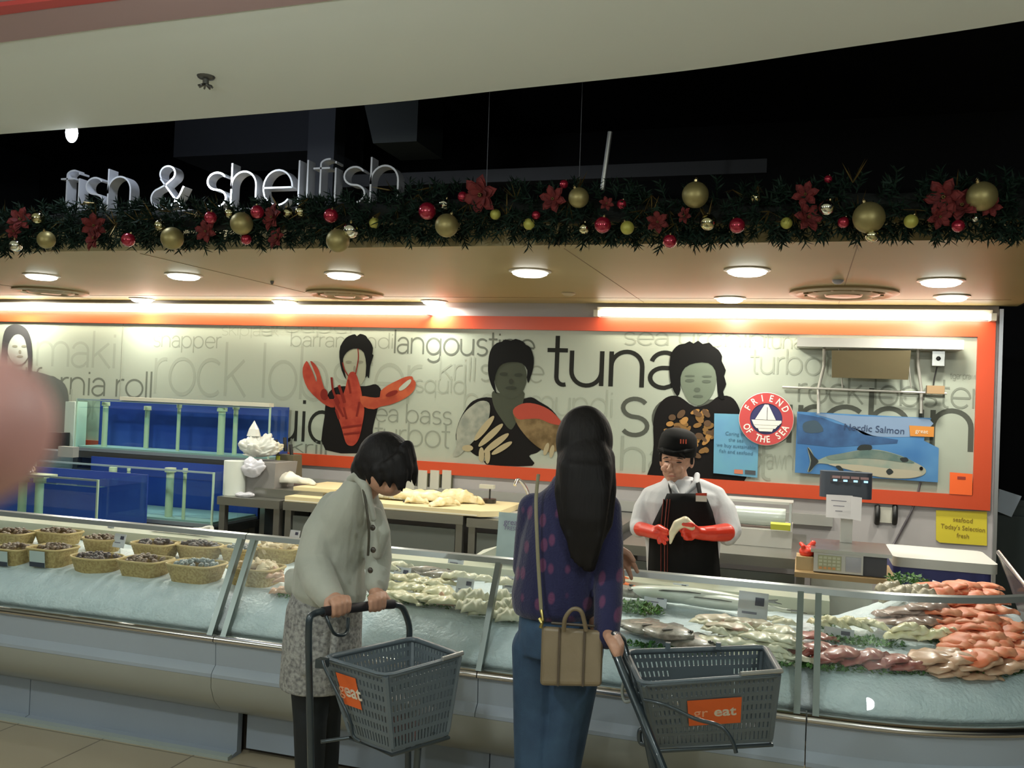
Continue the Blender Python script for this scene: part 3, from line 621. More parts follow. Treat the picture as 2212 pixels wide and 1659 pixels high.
# ================================================================== SHOP SIGN AND GARLAND
LY = 4.12; chrome = mat('polished sign steel', (.80, .81, .85), .40, .6)
t = thing('shop_sign', (-2.85, LY, 2.47), 'chrome lettering fish & shellfish standing above the garland', 'sign')
a = P(138, 446, LY); b = P(868, 446, LY); st, W_ = text_strokes('fish & shellfish'); s_ = (b.x - a.x) / (W_ - .12); zb = 2.535; hz = .178
for ch, x, ss in st:
    if not ss: continue
    mb = MB()
    for pl in ss:
        pl = [Vector(q) for q in pl]; N = len(pl); vs = []; hw = .0045
        for i, p in enumerate(pl):
            d = pl[min(i + 1, N - 1)] - pl[max(i - 1, 0)]; d.normalize(); n = Vector((-d.y, d.x))
            for sgn, yy in ((1, -.034), (1, .034), (-1, .034), (-1, -.034)):
                zy = p.y if p.y < 1 else 1 + (p.y - 1) * .5; zy = p.y * .86 if ch == '&' else zy; vs.append((a.x + p.x * s_ + n.x * hw * sgn, LY + yy, zb + zy * hz + n.y * hw * sgn))
        fs = [(4 * i + j, 4 * i + (j + 1) % 4, 4 * i + 4 + (j + 1) % 4, 4 * i + 4 + j) for i in range(N - 1) for j in range(4)] + [(0, 1, 2, 3), tuple(range(4 * N - 4, 4 * N))[::-1]]
        mb.add(vs, fs)
    o_ = mb.build('letter', chrome, t, 40)
for k in range(6): x_ = a.x + (b.x - a.x) * k / 5; MB().mm((x_ - .008, LY - .008, ZC + .03), (x_ + .008, LY + .008, 2.47)).build('support_post', mat('black beam', (.008,) * 3), t)
sr = MB().mm((a.x - .05, LY - .01, 2.47), (b.x + .05, LY + .01, 2.53)).build('base_rail', mat('black beam', (.008,) * 3), t)
a = P(1318, 285, 3.98); b = P(1301, 410, 3.98)
MB().tube([a, b], .011, 12).build('metal_rod', mat('satin rod', (.6, .6, .56), .35, .9), None, True, label='slanting pale metal rod standing up behind the garland', cat='rod')
for x in (1050, 1250):
    a = PZ(x + 22, 200 if x < 1100 else 175, 2.86); a = Vector((P(x, 300, 3.9).x, 3.9, 4.3)); b = P(x, 430, 3.9)
    MB().tube([a, b], .0015, 5).build('hanging_wire', mat('dull wire', (.12, .12, .12), .5, .5), None, label='thin wire holding the garland, %s of two' % ('left' if x < 1100 else 'right'), cat='wire')
GY = 3.895
def gz(x): return 2.437 - .004 * x - .012 - .03 * math.cos((x + 1.5) * .9) * 0 - .045 * ((x + 1.6) / 2.9) ** 2 + .012 * math.sin(x * 3.1)
random.seed(11); core = MB(); pth = [(-7 + i * .1, GY, gz(-7 + i * .1) + .005) for i in range(87)]
core.tube(pth, [.052 + .008 * math.sin(i * 1.7) for i in range(87)], 8)
N0 = len(core.f)
leaf = MB()
def needle(mb, p, d, L, w_):
    d = d.normalized(); u, v = frame(d); a_ = random.uniform(0, PI); u = u * math.cos(a_) + v * math.sin(a_)
    mb.add([p - u * w_, p + d * L * .5 - u * w_ * 1.1, p + d * L, p + d * L * .5 + u * w_ * 1.1, p + u * w_], [(0, 1, 2, 3, 4)])
def sprig(mb, p, d, L):
    d = d.normalized(); end = p + d * L; u, v = frame(d)
    mb.tube([p, end], .003, 4)
    for k in range(14):
        q = p.lerp(end, .15 + .85 * k / 13); a_ = k * 2.4
        needle(mb, q, d * .8 + u * math.cos(a_) + v * math.sin(a_), .034 + .012 * random.random(), .0032)
gm = mat('dark green needles', (.005, .014, .007), .7, noise_=(30, (.009, .026, .016), 2, .4, .7), spec=.2)
gr = thing('garland', (-1.7, GY, 2.43), 'long dark green fir garland along the front edge of the ceiling', 'garland')
for i in range(1500):
    x = random.uniform(-4.75, 1.45); a_ = random.gauss(-PI / 2, 1.3) if random.random() < .85 else random.uniform(0, 2 * PI)
    r = .065; dirv = Vector((random.uniform(-.6, .6), math.cos(a_), math.sin(a_)))
    if dirv.y > .3: dirv.y *= -1
    if x < -1.8: dirv.z = min(dirv.z, .55)
    L = random.uniform(.045, .085) * (1.25 if random.random() < .12 and dirv.z < 0 else 1)
    sprig(leaf, Vector((x, GY + dirv.y * r * .9, gz(x) + dirv.z * r)), dirv, L)
core.build('core', mat('garland core', (.002, .004, .002), .9), gr, True); leaf.build('needles', gm, gr)
gold = mat('bronze twig', (.16, .11, .035), .35, .7)
tw = MB()
for i in range(70):
    x = random.uniform(-4.6, 1.4); a_ = random.uniform(-2.6, -.4) if i % 3 else random.uniform(.2, 2)
    p = Vector((x, GY - .09, gz(x) + random.uniform(-.06, .09)))
    for k in range(5):
        d = Vector((random.uniform(-.8, .8), -.7, math.sin(a_) + random.uniform(-.5, .5))).normalized(); needle(tw, p, d, random.uniform(.05, .11), .0022)
tw.build('gold_sprays', gold, gr)
# baubles
bm_ = {'gold': mat('matte gold', (.30, .25, .10), .45, .6), 'shinygold': mat('shiny pale gold', (.62, .58, .34), .12, 1), 'red': mat('shiny red', (.34, .012, .035), .18, .5, coat=.8), 'yellow': mat('matte lime gold', (.38, .36, .07), .5, .3), 'silver': mat('shiny silver', (.78, .78, .66), .1, 1)}
words_ = {'gold': 'large matte gold bauble', 'shinygold': 'small shiny pale gold bauble', 'red': 'shiny red bauble', 'yellow': 'small matte lime yellow bauble', 'silver': 'small mirror silver bauble'}
protos = {}
for k_, m_ in bm_.items():
    o_ = MB().ell((0, 0, 0), 1, n=28, m=18).build('bauble', m_, None, 'full', origin=(0, 0, 0))
    MB().lathe([(.16, .97), (.16, 1.14), (.001, 1.15)], (0, 0, 0), 12).tube([(0, 0, 1.12), (.06, 0, 1.22), (0, 0, 1.3), (-.06, 0, 1.22), (0, 0, 1.12)], .02, 5).build('cap', mat('gold cap', (.5, .4, .2), .3, 1), o_, 40)
    protos[k_] = [o_, False]
BB = [(82, 470, 13, 'shinygold'), (34, 530, 13, 'silver'), (100, 518, 18, 'gold'), (277, 518, 14, 'red'), (345, 487, 12, 'shinygold'), (372, 515, 23, 'gold'), (455, 470, 13, 'red'), (497, 460, 12, 'shinygold'), (522, 483, 23, 'gold'), (556, 458, 14, 'red'), (532, 517, 11, 'red'), (622, 460, 12, 'shinygold'), (650, 457, 12, 'shinygold'), (715, 466, 15, 'red'), (758, 497, 16, 'silver'), (809, 482, 11, 'yellow'), (730, 520, 24, 'gold'), (923, 456, 18, 'red'), (960, 441, 12, 'silver'), (965, 487, 24, 'gold'), (1000, 425, 11, 'red'), (1070, 463, 11, 'yellow'), (1143, 484, 12, 'yellow'), (1158, 465, 9, 'red'), (1218, 398, 9, 'red'), (1250, 427, 21, 'gold'), (1262, 493, 12, 'shinygold'), (1302, 486, 17, 'red'), (1343, 441, 10, 'red'), (1355, 492, 14, 'yellow'), (1447, 521, 14, 'red'), (1502, 421, 27, 'gold'), (1529, 480, 17, 'shinygold'), (1592, 487, 16, 'red'), (1631, 427, 12, 'shinygold'), (1699, 482, 12, 'yellow'), (1786, 448, 16, 'silver'), (1789, 387, 8, 'red'), (1822, 480, 12, 'red'), (1877, 470, 32, 'gold'), (1884, 508, 14, 'shinygold'), (1968, 478, 14, 'yellow'), (2070, 488, 13, 'red'), (2107, 471, 8, 'silver'), (2121, 424, 30, 'gold')]
cnt = {}
for x, y, r, k_ in BB:
    i = cnt.get(k_, 0); cnt[k_] = i + 1; Y = GY - .15 + (.05 if r < 13 else 0); p = P(x, y, Y); d = (p - CAM).dot(ROT @ Vector((0, 0, -1))); R = r * d / FPX * 1.06
    o_, used = protos[k_]
    if used: o_ = dup(o_, scale=R)
    else: protos[k_][1] = True; o_.scale = (R,) * 3
    o_.location = p; o_.rotation_euler = (random.uniform(-.5, .5), random.uniform(-.5, .5), 0)
    tag(o_, '%s on the garland, %s of its colour from the left' % (words_[k_], nth(i)), 'bauble', words_[k_] + 's on the garland')
# poinsettias
def flower(name):
    o_ = MB()
    for ring, n_, L, tilt in ((0, 6, 1.0, .1), (2, 6, .86, .5), (1, 5, .56, .9)):
        for k in range(n_):
            a_ = 2 * PI * (k + ring * .5) / n_; R = rotm(0, 0, a_)
            pts = [(.05, 0, 0), (.35 * L, -.30 * L, .12 * L), (.72 * L, -.25 * L, .2 * L + tilt * .2), (L, 0, .08 * L + tilt * .4), (.72 * L, .25 * L, .2 * L + tilt * .2), (.35 * L, .30 * L, .12 * L)]
            o_.slab([R @ Vector(q) for q in pts], (0, 0, -1), .02)
    o_ = o_.build(name, mat('velvet red petal', (.085, .006, .006), .8, noise_=(3, (.14, .011, .009), 3, .4, .6)), None, False, origin=(0, 0, 0)); s_ = MB()
    for k in range(6): s_.ell((.07 * math.cos(k), .07 * math.sin(k), .16), .045, n=8, m=5)
    s_.build('flower_centre', mat('bronze twig', (.16, .11, .035)), o_, True); return o_
fl0 = flower('poinsettia')
PO = [(45, 475, 34), (30, 500, 20), (203, 487, 32), (205, 515, 34), (445, 500, 28), (590, 470, 34), (598, 515, 26), (1040, 420, 44), (1195, 430, 30), (1420, 480, 24), (1480, 465, 18), (1745, 470, 30), (1740, 420, 26), (2040, 425, 36), (2080, 445, 34), (2030, 468, 24), (2140, 446, 20), (1310, 440, 16), (950, 468, 16), (1150, 440, 14)]
for i, (x, y, r) in enumerate(PO[:18]):
    p = P(x, y, GY - .13); R = r * 4.15 / FPX
    o_ = fl0 if i == 0 else dup(fl0)
    o_.location = p; o_.scale = (R,) * 3; o_.rotation_euler = (PI / 2 + random.uniform(-.5, .4), random.uniform(-3, 3), random.uniform(-.5, .5))
    tag(o_, 'red velvet poinsettia on the garland, %s' % ['at the far left edge above the others', 'at the far left edge, low and small', 'below the letter i at left, upper of a pair', 'below the letter i at left, lower of a pair', 'between two matte gold baubles at left', 'under the double l of the sign', 'hanging lowest under the double l of the sign', 'large one at the middle top of the garland', 'left of the slanting metal rod', 'under the right of the metal rod', 'small, left of a gold bauble at centre right', 'lower one right of centre near the silver bauble', 'upper one right of centre', 'upper left one of the cluster at the right end', 'right one of the cluster at the right end', 'lowest of the cluster at the right end', 'small one under the rightmost gold bauble', 'small one beside the foot of the metal rod'][i], 'poinsettia', 'poinsettias on the garland')
# ================================================================== FISH COUNTER
CY, CX0, CR = 3.375, .15, 1.2
def cpos(s, off):
    """s: metres along the counter front (world x until the bend starts); off: distance inwards"""
    if s <= CX0: return Vector((s, CY + off, 0)), Vector((0, -1, 0))
    a = (s - CX0) / CR
    if a <= PI / 2: n = Vector((math.sin(a), -math.cos(a), 0)); return Vector((CX0, CY + CR, 0)) + n * (CR - off), n
    return Vector((CX0 + CR - off, CY + CR + (s - CX0 - CR * PI / 2), 0)), Vector((1, 0, 0))
SE = CX0 + CR * PI / 2 + .35
def sweep(mb, prof, s0, s1, closed=True):
    ss = [s0]
    if s1 > CX0:
        if s0 < CX0: ss.append(CX0)
        k = max(s0, CX0) + .09
        while k < s1 - .03: ss.append(k); k += .09
    ss.append(s1); n = len(prof); vs = []
    for s in ss:
        for off, z in prof: p, _ = cpos(s, off); vs.append((p.x, p.y, z))
    fs = []
    for i in range(len(ss) - 1):
        for j in range(n if closed else n - 1):
            k = (j + 1) % n; fs.append((i * n + j, i * n + k, (i + 1) * n + k, (i + 1) * n + j))
    if closed: fs += [tuple(range(n))[::-1], tuple(range((len(ss) - 1) * n, len(ss) * n))]
    return mb.add(vs, fs)
S0 = -6.6
blu = mat('pale blue grey laminate', (.37, .43, .50), .32, coat=.2)
blk = mat('grey blue kick laminate', (.33, .385, .46), .4)
bump_ = mat('grey green bumper', (.35, .36, .32), .35, coat=.2)
railm = mat('polished counter rail', (.62, .60, .58), .22, 1)
t = CT = thing('display_counter', (-2.5, 3.9, 0), 'long glass-fronted refrigerated fish counter curving away at the right end', 'counter')
for s0, s1 in ((S0, -4.6), (-4.597, -2.335), (-2.332, -1.16), (-1.157, .04), (.044, SE)):
    sweep(MB(), [(.01, .525), (.015, .43), (.0, .415), (-.012, .40), (-.012, .385), (.05, .385), (.05, .525)], s0, s1).build('front_panel', blu, t, 30)
for s0, s1 in ((S0, -2.335), (-2.332, .04), (.044, SE)):
    sweep(MB(), [(-.012, .384), (-.010, .34), (.015, .28), (.06, .235), (.13, .20), (.20, .195), (.20, .384)], s0, s1).build('bumper', bump_, t, 60)
for s0, s1 in ((S0, -4.9), (-4.895, -3.45), (-3.445, -2.31)):
    sweep(MB(), [(.165, .194), (.165, .02), (.13, .012), (.13, 0), (.20, 0), (.20, .194)], s0, s1).build('kick_plate', blk, t, 30)
for s0, s1 in ((-2.28, -1.16), (-1.155, .04), (.045, SE)):
    sweep(MB(), [(.19, .194), (.19, .03), (.22, .03), (.22, .194)], s0, s1).build('kick_plate', blk, t, 30)
sweep(MB(), [(.10, 0), (.10, .016), (.129, .02), (.129, 0)], S0, -2.31).build('floor_strip', mat('pale floor strip', (.40, .46, .44), .4), t)
sweep(MB(), [(.24, .19), (.24, 0), (.26, 0), (.26, .19)], S0, SE).build('plinth', mat('dark plinth', (.05, .04, .03), .6), t)
for s0, s1 in ((S0, -2.335), (-2.331, -1.16), (-1.156, .04), (.045, SE)):
    sweep(MB(), [(-.006, .555), (-.012, .545), (-.012, .535), (.0, .526), (.05, .526), (.05, .556)], s0, s1).build('metal_rail', railm, t, 60)
gl = glass_mat('counter glass', (.97, 1, .995), 1.15)
gg = mat('green glass edge', (.30, .40, .36), .2, coat=.5)
GS = [(S0, -4.42), (-4.40, -2.375), (-2.28, -1.165), (-1.150, .005), (.080, 1.02), (1.05, SE)]
for s0, s1 in GS:
    sweep(MB(), [(.010, .553), (.205, .945), (.211, .943), (.016, .551)], s0, s1).build('glass_pane', gl, t)
for s0, s1 in ((S0, -2.335), (-2.331, SE)):
    sweep(MB(), [(.195, .936), (.199, .957), (.215, .962), (.226, .955), (.222, .936)], s0, s1).build('top_rail', mat('satin top rail', (.40, .43, .42), .3, .55), t, 40)
pm = mat('brushed divider post', (.17, .20, .185), .32, .7)
def post(s, w_=.022):
    p, n = cpos(s, .006); q, _ = cpos(s, .203); a = Vector((p.x, p.y, .55)); b = Vector((q.x, q.y, .94)); d = (b - a).normalized(); tg = n.cross(Vector((0, 0, 1)))
    R = Matrix((tg, d.cross(tg), d)).transposed()
    MB().box((a + b) / 2 + Vector((-n.x, -n.y, 0)) * .008, (w_, .028, (b - a).length), R).build('divider_post', pm, t)
for s in (-4.41, -2.362, -2.296, -1.157, .010, .072, 1.035): post(s, .026 if s < -2 else .022)
# inner tub: deck, back ledge, staff-side panel
dm = mat('white tub lining', (.60, .66, .64), .4)
sweep(MB(), [(.051, .50), (.052, .548), (.20, .68), (.78, .72), (.78, .40), (.20, .40)], S0, CX0 + 1.5).build('tub', dm, t, 30)
sweep(MB(), [(.80, .72), (.80, .80), (.98, .805), (.98, .70), (.82, .70)], S0, CX0 - .02).build('back_ledge', mat('cream ledge', (.52, .52, .40), .35, coat=.3), t, 20)
sweep(MB(), [(.93, .70), (.93, .05), (.97, .05), (.97, .70)], S0, CX0 - .02).build('back_panel', stl, t)
# crushed ice: one uneven bed
ice = mat('crushed ice', (.64, .73, .78), .35, noise_=(14, (.76, .84, .89), 5, .35, .7), bump=(70, .6), sub=.0)
ib = MB(); NS = 150; NO = 14; smax = CX0 + CR * PI / 2 - .02; vs = []
def icez(s, o):
    """height of the ice over the deck"""
    base = .585 + (.125) * min(1, max(0, (o - .045) / .15)) ** .7 + .05 * max(0, o - .2)
    if s > .1: base += .0 + .12 * min(1, (s - .1) / .9) * max(0, (o - .25)) / .5
    return base + .008 * noise.noise(Vector((s * 5, o * 9, 0))) + .003 * noise.noise(Vector((s * 30, o * 30, 1)))
for i in range(NS + 1):
    s = S0 + .05 + (smax - S0 - .05) * i / NS
    for j in range(NO + 1):
        o = .045 + (.775 - .045) * j / NO; p, _ = cpos(s, o); vs.append((p.x, p.y, icez(s, o)))
    p, _ = cpos(s, .775); vs.append((p.x, p.y, .722)); p, _ = cpos(s, .20); vs.append((p.x, p.y, .682)); p, _ = cpos(s, .056); vs.append((p.x, p.y, .556))
n = NO + 4
fs = [(i * n + j, i * n + (j + 1) % n, (i + 1) * n + (j + 1) % n, (i + 1) * n + j) for i in range(NS) for j in range(n)]
ib.add(vs, fs + [tuple(range(n))[::-1], tuple(range(NS * n, NS * n + n))])
ib.build('ice_bed', ice, None, 'full', label='long bed of pale crushed ice inside the fish counter', cat='ice', kind='stuff')
def onice(x, y, dz=0):
    """the point of the ice seen at a pixel"""
    z = .72
    for _ in range(14):
        p = PZ(x, y, z)
        if p.x <= CX0: s, o = p.x, p.y - CY
        else:
            v = Vector((p.x - CX0, p.y - CY - CR)); r = v.length; o = CR - r; s = CX0 + CR * math.atan2(v.x, -v.y)
        z = .5 * z + .5 * (icez(s, min(max(o, .05), .8)) + dz)
    return p
# end pane at the far right with its steel edge
t2 = thing('end_screen', (1.0, 4.9, .8), 'tilted glass end screen with a steel edge at the right end of the counter', 'screen')
a = P(2158, 1193, 4.75); b = P(2235, 1290, 4.2); c_ = P(2300, 1500, 4.1); d_ = P(2215, 1300, 4.7)
MB().tube([a, b], .012, 8).tube([a, P(2196, 1290, 4.72)], .010, 8).build('edge_bar', railm, t2, True)
MB().slab([a, b, b - Vector((0, 0, .24)), P(2196, 1290, 4.72)], (1, 0, 0), .006).build('pane', haze_glass('smoky pane', (.16, .13, .12), .7, .15), t2)
# ------------------------------------------------------------------ baskets of shellfish
wick = mat('woven straw', (.50, .38, .16), .6, noise_=(90, (.36, .25, .09), 2, .4, .6), bump=(120, .5))
wickd = mat('straw rim', (.56, .42, .18), .55)
shell = {'dark': mat('dark clam shell', (.05, .035, .04), .3, noise_=(40, (.20, .15, .13), 3, .4, .7)), 'blue': mat('grey blue clam shell', (.16, .20, .21), .3, noise_=(40, (.38, .42, .42), 3, .4, .7)),
         'brown': mat('brown whelk shell', (.10, .055, .03), .35, noise_=(40, (.30, .22, .15), 3, .4, .7)), 'cream': mat('cream scallop shell', (.62, .48, .28), .45, noise_=(30, (.75, .62, .42), 3, .4, .7))}
def basket_thing(x, y, L, W_, H, lab, fill, kind='rect', fillab='', rz=0, tagc=None, n_=46):
    L *= 1.06; W_ *= 1.1; H *= (1.45 if H < .06 else 1.05)
    p = onice(x - 18, y, .0) + Vector((0, W_ / 2, -.004)); R = rotm(0, 0, rz); T = lambda q: p + R @ Vector(q)
    t = thing('straw_basket', p, lab, 'basket', 'straw baskets of shellfish')
    N = 36; body = MB(); vs = []
    def ring(k, sc_, z, ins=0):
        out = []
        for i in range(N):
            a_ = 2 * PI * i / N; c, s = math.cos(a_), math.sin(a_); e = .9 if kind == 'oval' else .42
            out.append(T(((L / 2 * sc_ - ins) * math.copysign(abs(c) ** e, c), (W_ / 2 * sc_ - ins) * math.copysign(abs(s) ** e, s), z)))
        return out
    rings = [ring(0, .78, 0)]
    for k in range(1, 13):
        rings.append(ring(0, .78 + .22 * k / 12 + (.012 if k % 2 else 0), H * k / 12))
    rings += [ring(0, 1.0, H, .006), ring(0, .8, H * .2, .006)]
    for r_ in rings: vs += r_
    M = len(rings)
    body.add(vs, [(i * N + k, i * N + (k + 1) % N, (i + 1) * N + (k + 1) % N, (i + 1) * N + k) for i in range(M - 1) for k in range(N)] + [tuple(range(N))[::-1], tuple(range((M - 1) * N, M * N))])
    body.build('body', wick, t, 60)
    MB().tube(ring(0, 1.0, H), .0055, 6, closed=True).build('rim', wickd, t, True)
    f_ = MB(); rs = random.Random(int(x * 7 + y))
    for k in range(n_):
        a_ = rs.uniform(0, 2 * PI); r = math.sqrt(rs.random()) * .86; sz = (.012, .010, .007) if fill != 'cream' else (.03, .022, .012)
        q = T((math.cos(a_) * r * L / 2 * .95, math.sin(a_) * r * W_ / 2 * .95, H * .86 + (1 - r * r) * .022 + rs.uniform(-.004, .006)))
        s_ = rs.uniform(.8, 1.3) * (1.15 if fill != 'cream' else 1); f_.ell(q, tuple(v * s_ for v in sz), rotm(rs.uniform(-1, 1), rs.uniform(-1, 1), rs.uniform(0, 6)), 7, 5)
    f_.build({'cream': 'scallops', 'dark': 'clams', 'blue': 'clams', 'brown': 'whelks'}[fill], shell[fill], None, True, label=fillab + ' in the ' + lab, cat='shellfish', kind='stuff')
    if tagc:
        q = T((0, -W_ / 2 * .93, H * .52)); tt = [T((-.045, -W_ / 2 * .93 - .012, H * .15)), T((.045, -W_ / 2 * .93 - .012, H * .15)), T((.045, -W_ / 2 - .012, H * .95)), T((-.045, -W_ / 2 - .012, H * .95))]
        o_ = MB().slab(tt, (0, 1, 0), .002).build('price_card', mat('pale card', (.50, .58, .58), .4), None, label='card on the ' + lab, cat='price card')
        MB().slab([tt[0] + Vector((0, -.001, .0)), tt[1] + Vector((0, -.001, 0)), tt[1].lerp(tt[2], .3) + Vector((0, -.001, 0)), tt[0].lerp(tt[3], .3) + Vector((0, -.001, 0))], (0, 1, 0), .001).build('dark_band', mat('dark card band', (.03, .04, .07), .4), o_)
G = [(20, 1226, .19, .16, .085, 'straw basket at the left edge of the counter', 'brown', 'rect', 'dark whelks', 0, 1), (100, 1229, .19, .16, .09, 'tall straw basket, second from the left in the front row', 'brown', 'rect', 'brown whelks', 0, 1),
     (196, 1243, .24, .17, .075, 'oval straw basket, third from the left in the front row', 'dark', 'oval', 'small dark clams', 0, None), (302, 1250, .21, .17, .075, 'straw basket, fourth from the left in the front row', 'brown', 'rect', 'brown shellfish', 0, None),
     (414, 1262, .23, .17, .08, 'straw basket right before the first pair of posts', 'blue', 'rect', 'grey blue clams', 0, None), (545, 1270, .22, .17, .08, 'straw basket right behind the first pair of posts', 'cream', 'rect', 'cream scallops', 0, None),
     (330, 1207, .21, .15, .05, 'low straw basket behind the fourth one of the front row', 'dark', 'rect', 'dark clams', 0, None), (425, 1211, .24, .15, .05, 'low oval straw basket in the second row by the posts', 'dark', 'oval', 'dark clams', 0, None),
     (215, 1196, .20, .14, .05, 'low straw basket in the second row behind the oval one', 'brown', 'oval', 'brown snails', 0, None), (120, 1180, .22, .14, .05, 'low straw basket in the second row near the left edge', 'brown', 'rect', 'dark snails', 0, None),
     (600, 1216, .22, .15, .05, 'low straw basket beside the coat of the left shopper', 'cream', 'rect', 'pale scallops', 0, None), (520, 1217, .18, .14, .05, 'low straw basket showing between the first pair of posts', 'blue', 'rect', 'grey clams', 0, None), (20, 1182, .2, .14, .05, 'low straw basket in the second row at the very left edge', 'brown', 'rect', 'dark snails', 0, None)]
for g in G: basket_thing(g[0], g[1], g[2], g[3], g[4], g[5], g[6], g[7], g[8], g[9], g[10])
# ------------------------------------------------------------------ fish, fillets, garnish
def fillet_mesh(L, W_, H, seed, taper=.5, name='fillet'):
    rs = random.Random(seed); n, m = 18, 12; vs = []
    for i in range(n + 1):
        u = i / n; wv = W_ / 2 * (math.sin(PI * min(1, u * 1.12 + .06)) ** .5 if u < .94 else .35) * (1 - taper * u * .6)
        wv = max(wv, .004); hh = H * (math.sin(PI * (u * .9 + .06)) ** .6)
        for j in range(m):
            a_ = 2 * PI * j / m; y = math.cos(a_) * wv; z = max(math.sin(a_), -.25) * hh
            z += (.14 * H * math.sin(u * 22 + y * 60) + .5 * H * noise.noise(Vector((u * 5 + seed, y * 28, seed)))) if math.sin(a_) > 0 else 0; y += .10 * W_ * noise.noise(Vector((u * 4, seed * 3.3, a_)))
            vs.append(((u - .5) * L, y + .02 * L * math.sin(u * 5 + seed), z + hh * .25 + .01 * math.sin(u * 3)))
    fs = [(i * m + j, i * m + (j + 1) % m, (i + 1) * m + (j + 1) % m, (i + 1) * m + j) for i in range(n) for j in range(m)] + [tuple(range(m))[::-1], tuple(range(n * m, n * m + m))]
    return MB().add(vs, fs)
salm = mat('salmon flesh', (.86, .22, .10), .5, noise_=(16, (.92, .38, .22), 2, .42, .6))
tunam = mat('dark red fish flesh', (.30, .07, .06), .35, noise_=(24, (.46, .18, .14), 2, .4, .65), coat=.3)
pinkm = mat('pale pink flesh', (.60, .34, .22), .35, noise_=(24, (.70, .46, .32), 2, .4, .65), coat=.3)
whitem = mat('white fish flesh', (.74, .70, .50), .35, noise_=(18, (.80, .78, .62), 3, .4, .65), coat=.3)
creamm = mat('cream fish flesh', (.80, .74, .44), .35, noise_=(18, (.86, .82, .58), 3, .4, .65), coat=.3)
greym = mat('grey speckled fish skin', (.20, .18, .15), .35, noise_=(45, (.36, .32, .27), 4, .4, .62), coat=.4)
prkm = mat('brown pink fish skin', (.34, .22, .18), .35, noise_=(30, (.50, .36, .32), 3, .4, .62), coat=.4)
def heap(name, cat, m_, lab, grp, spots, L, W_, H, rz=0, jit=.25, taper=.5, dz=.0, tilt=0):
    protos_ = [fillet_mesh(L, W_, H, k, taper).build(name, m_, None, 'full', origin=(0, 0, 0)) for k in range(2)]
    used = [False, False]; rs = random.Random(len(spots) * 13 + int(L * 1000))
    for i, sp_ in enumerate(spots):
        x, y = sp_[:2]; ez = sp_[2] if len(sp_) > 2 else 0
        k = i % 2; o_ = protos_[k]
        if used[k]: o_ = dup(o_)
        used[k] = True
        p = onice(x, y, dz + ez); o_.location = p + Vector((0, 0, .002)); s_ = rs.uniform(.88, 1.12)
        o_.scale = (s_, s_, rs.uniform(.85, 1.15)); o_.rotation_euler = (rs.uniform(-.12, .12) + tilt, rs.uniform(-.1, .1), rz + rs.uniform(-jit, jit))
        tag(o_, lab, cat, grp)
    return o_
garn = mat('parsley green', (.05, .17, .03), .6, noise_=(30, (.12, .28, .06), 3, .4, .65))
def parsley(x, y, L, W_, lab, h=.03, n_=420, rz=0, dz=0):
    p = onice(x, y, dz); rs = random.Random(int(x)); mb = MB(); R = rotm(0, 0, rz)
    for k in range(n_):
        a_ = rs.uniform(0, 2 * PI); r = math.sqrt(rs.random()); q = p + R @ Vector((math.cos(a_) * r * L / 2, math.sin(a_) * r * W_ / 2, rs.uniform(0, h) * (1 - r * .5)))
        d = Vector((rs.uniform(-1, 1), rs.uniform(-1, 1), rs.uniform(-.1, 1))).normalized(); u, v = frame(d); s_ = rs.uniform(.006, .013)
        mb.add([q, q + d * s_ + u * s_ * .6, q + d * s_ * 1.9, q + d * s_ - u * s_ * .6], [(0, 1, 2, 3)])
    mb.build('parsley', garn, None, label=lab, cat='parsley', kind='stuff')
parsley(1365, 1322, .26, .12, 'bright heap of green parsley behind the grey flat fish', .05, 700)
parsley(1420, 1402, .60, .06, 'thin line of parsley along the front of the grey flat fish', .015, 420)
parsley(900, 1306, .75, .06, 'line of parsley along the front of the white fillets', .016, 520)
parsley(1850, 1388, .36, .12, 'broad bed of parsley between the cream sticks and the red steaks', .02, 620)
parsley(2060, 1392, .20, .08, 'small tuft of parsley in front of the salmon heap', .02, 240)
parsley(1780, 1350, .08, .16, 'parsley beside the right pair of posts', .03, 180)
parsley(1880, 1450, .75, .07, 'line of parsley under the red steaks near the glass', .014, 600, .25)
parsley(2150, 1455, .25, .07, 'line of parsley in front of the pink fillets', .014, 260, .6)
parsley(1960, 1262, .16, .1, 'dark green parsley at the back behind the salmon', .05, 300, 0, .02)
parsley(640, 1290, .2, .06, 'parsley by the left shopper\'s coat', .016, 180)
parsley(1080, 1335, .3, .05, 'line of parsley in front of the cream chunks', .015, 240, -.3)
# salmon heap
SP = []
rs = random.Random(5)
for r_ in range(-1, 8):
    for c_ in range(4):
        x = 2030 + c_ * 36 + r_ * 9 - 40 * (r_ > 4) * 0 + rs.uniform(-6, 6); y = 1290 + r_ * 19 + rs.uniform(-5, 5)
        if r_ < 2 and c_ > 2: pass
        SP.append((x, y, .045 - .004 * r_ + rs.uniform(0, .012)))
heap('salmon_fillet', 'salmon fillet', salm, 'orange salmon fillet in the big heap at the right end of the counter', 'salmon fillets', SP, .19, .12, .017, .6, .5, .35)
heap('red_fish_steak', 'fish steak', tunam, 'dark red fish steak in the front row left of the pink fillets', 'dark red fish steaks', [(1745, 1415, .008), (1775, 1408, .01), (1800, 1428, .012), (1828, 1420, .02), (1855, 1432, .012), (1885, 1425, .02), (1912, 1440, .012), (1940, 1434, .02), (1968, 1447, .012), (1765, 1382, .01)], .15, .10, .016, .5, .25)
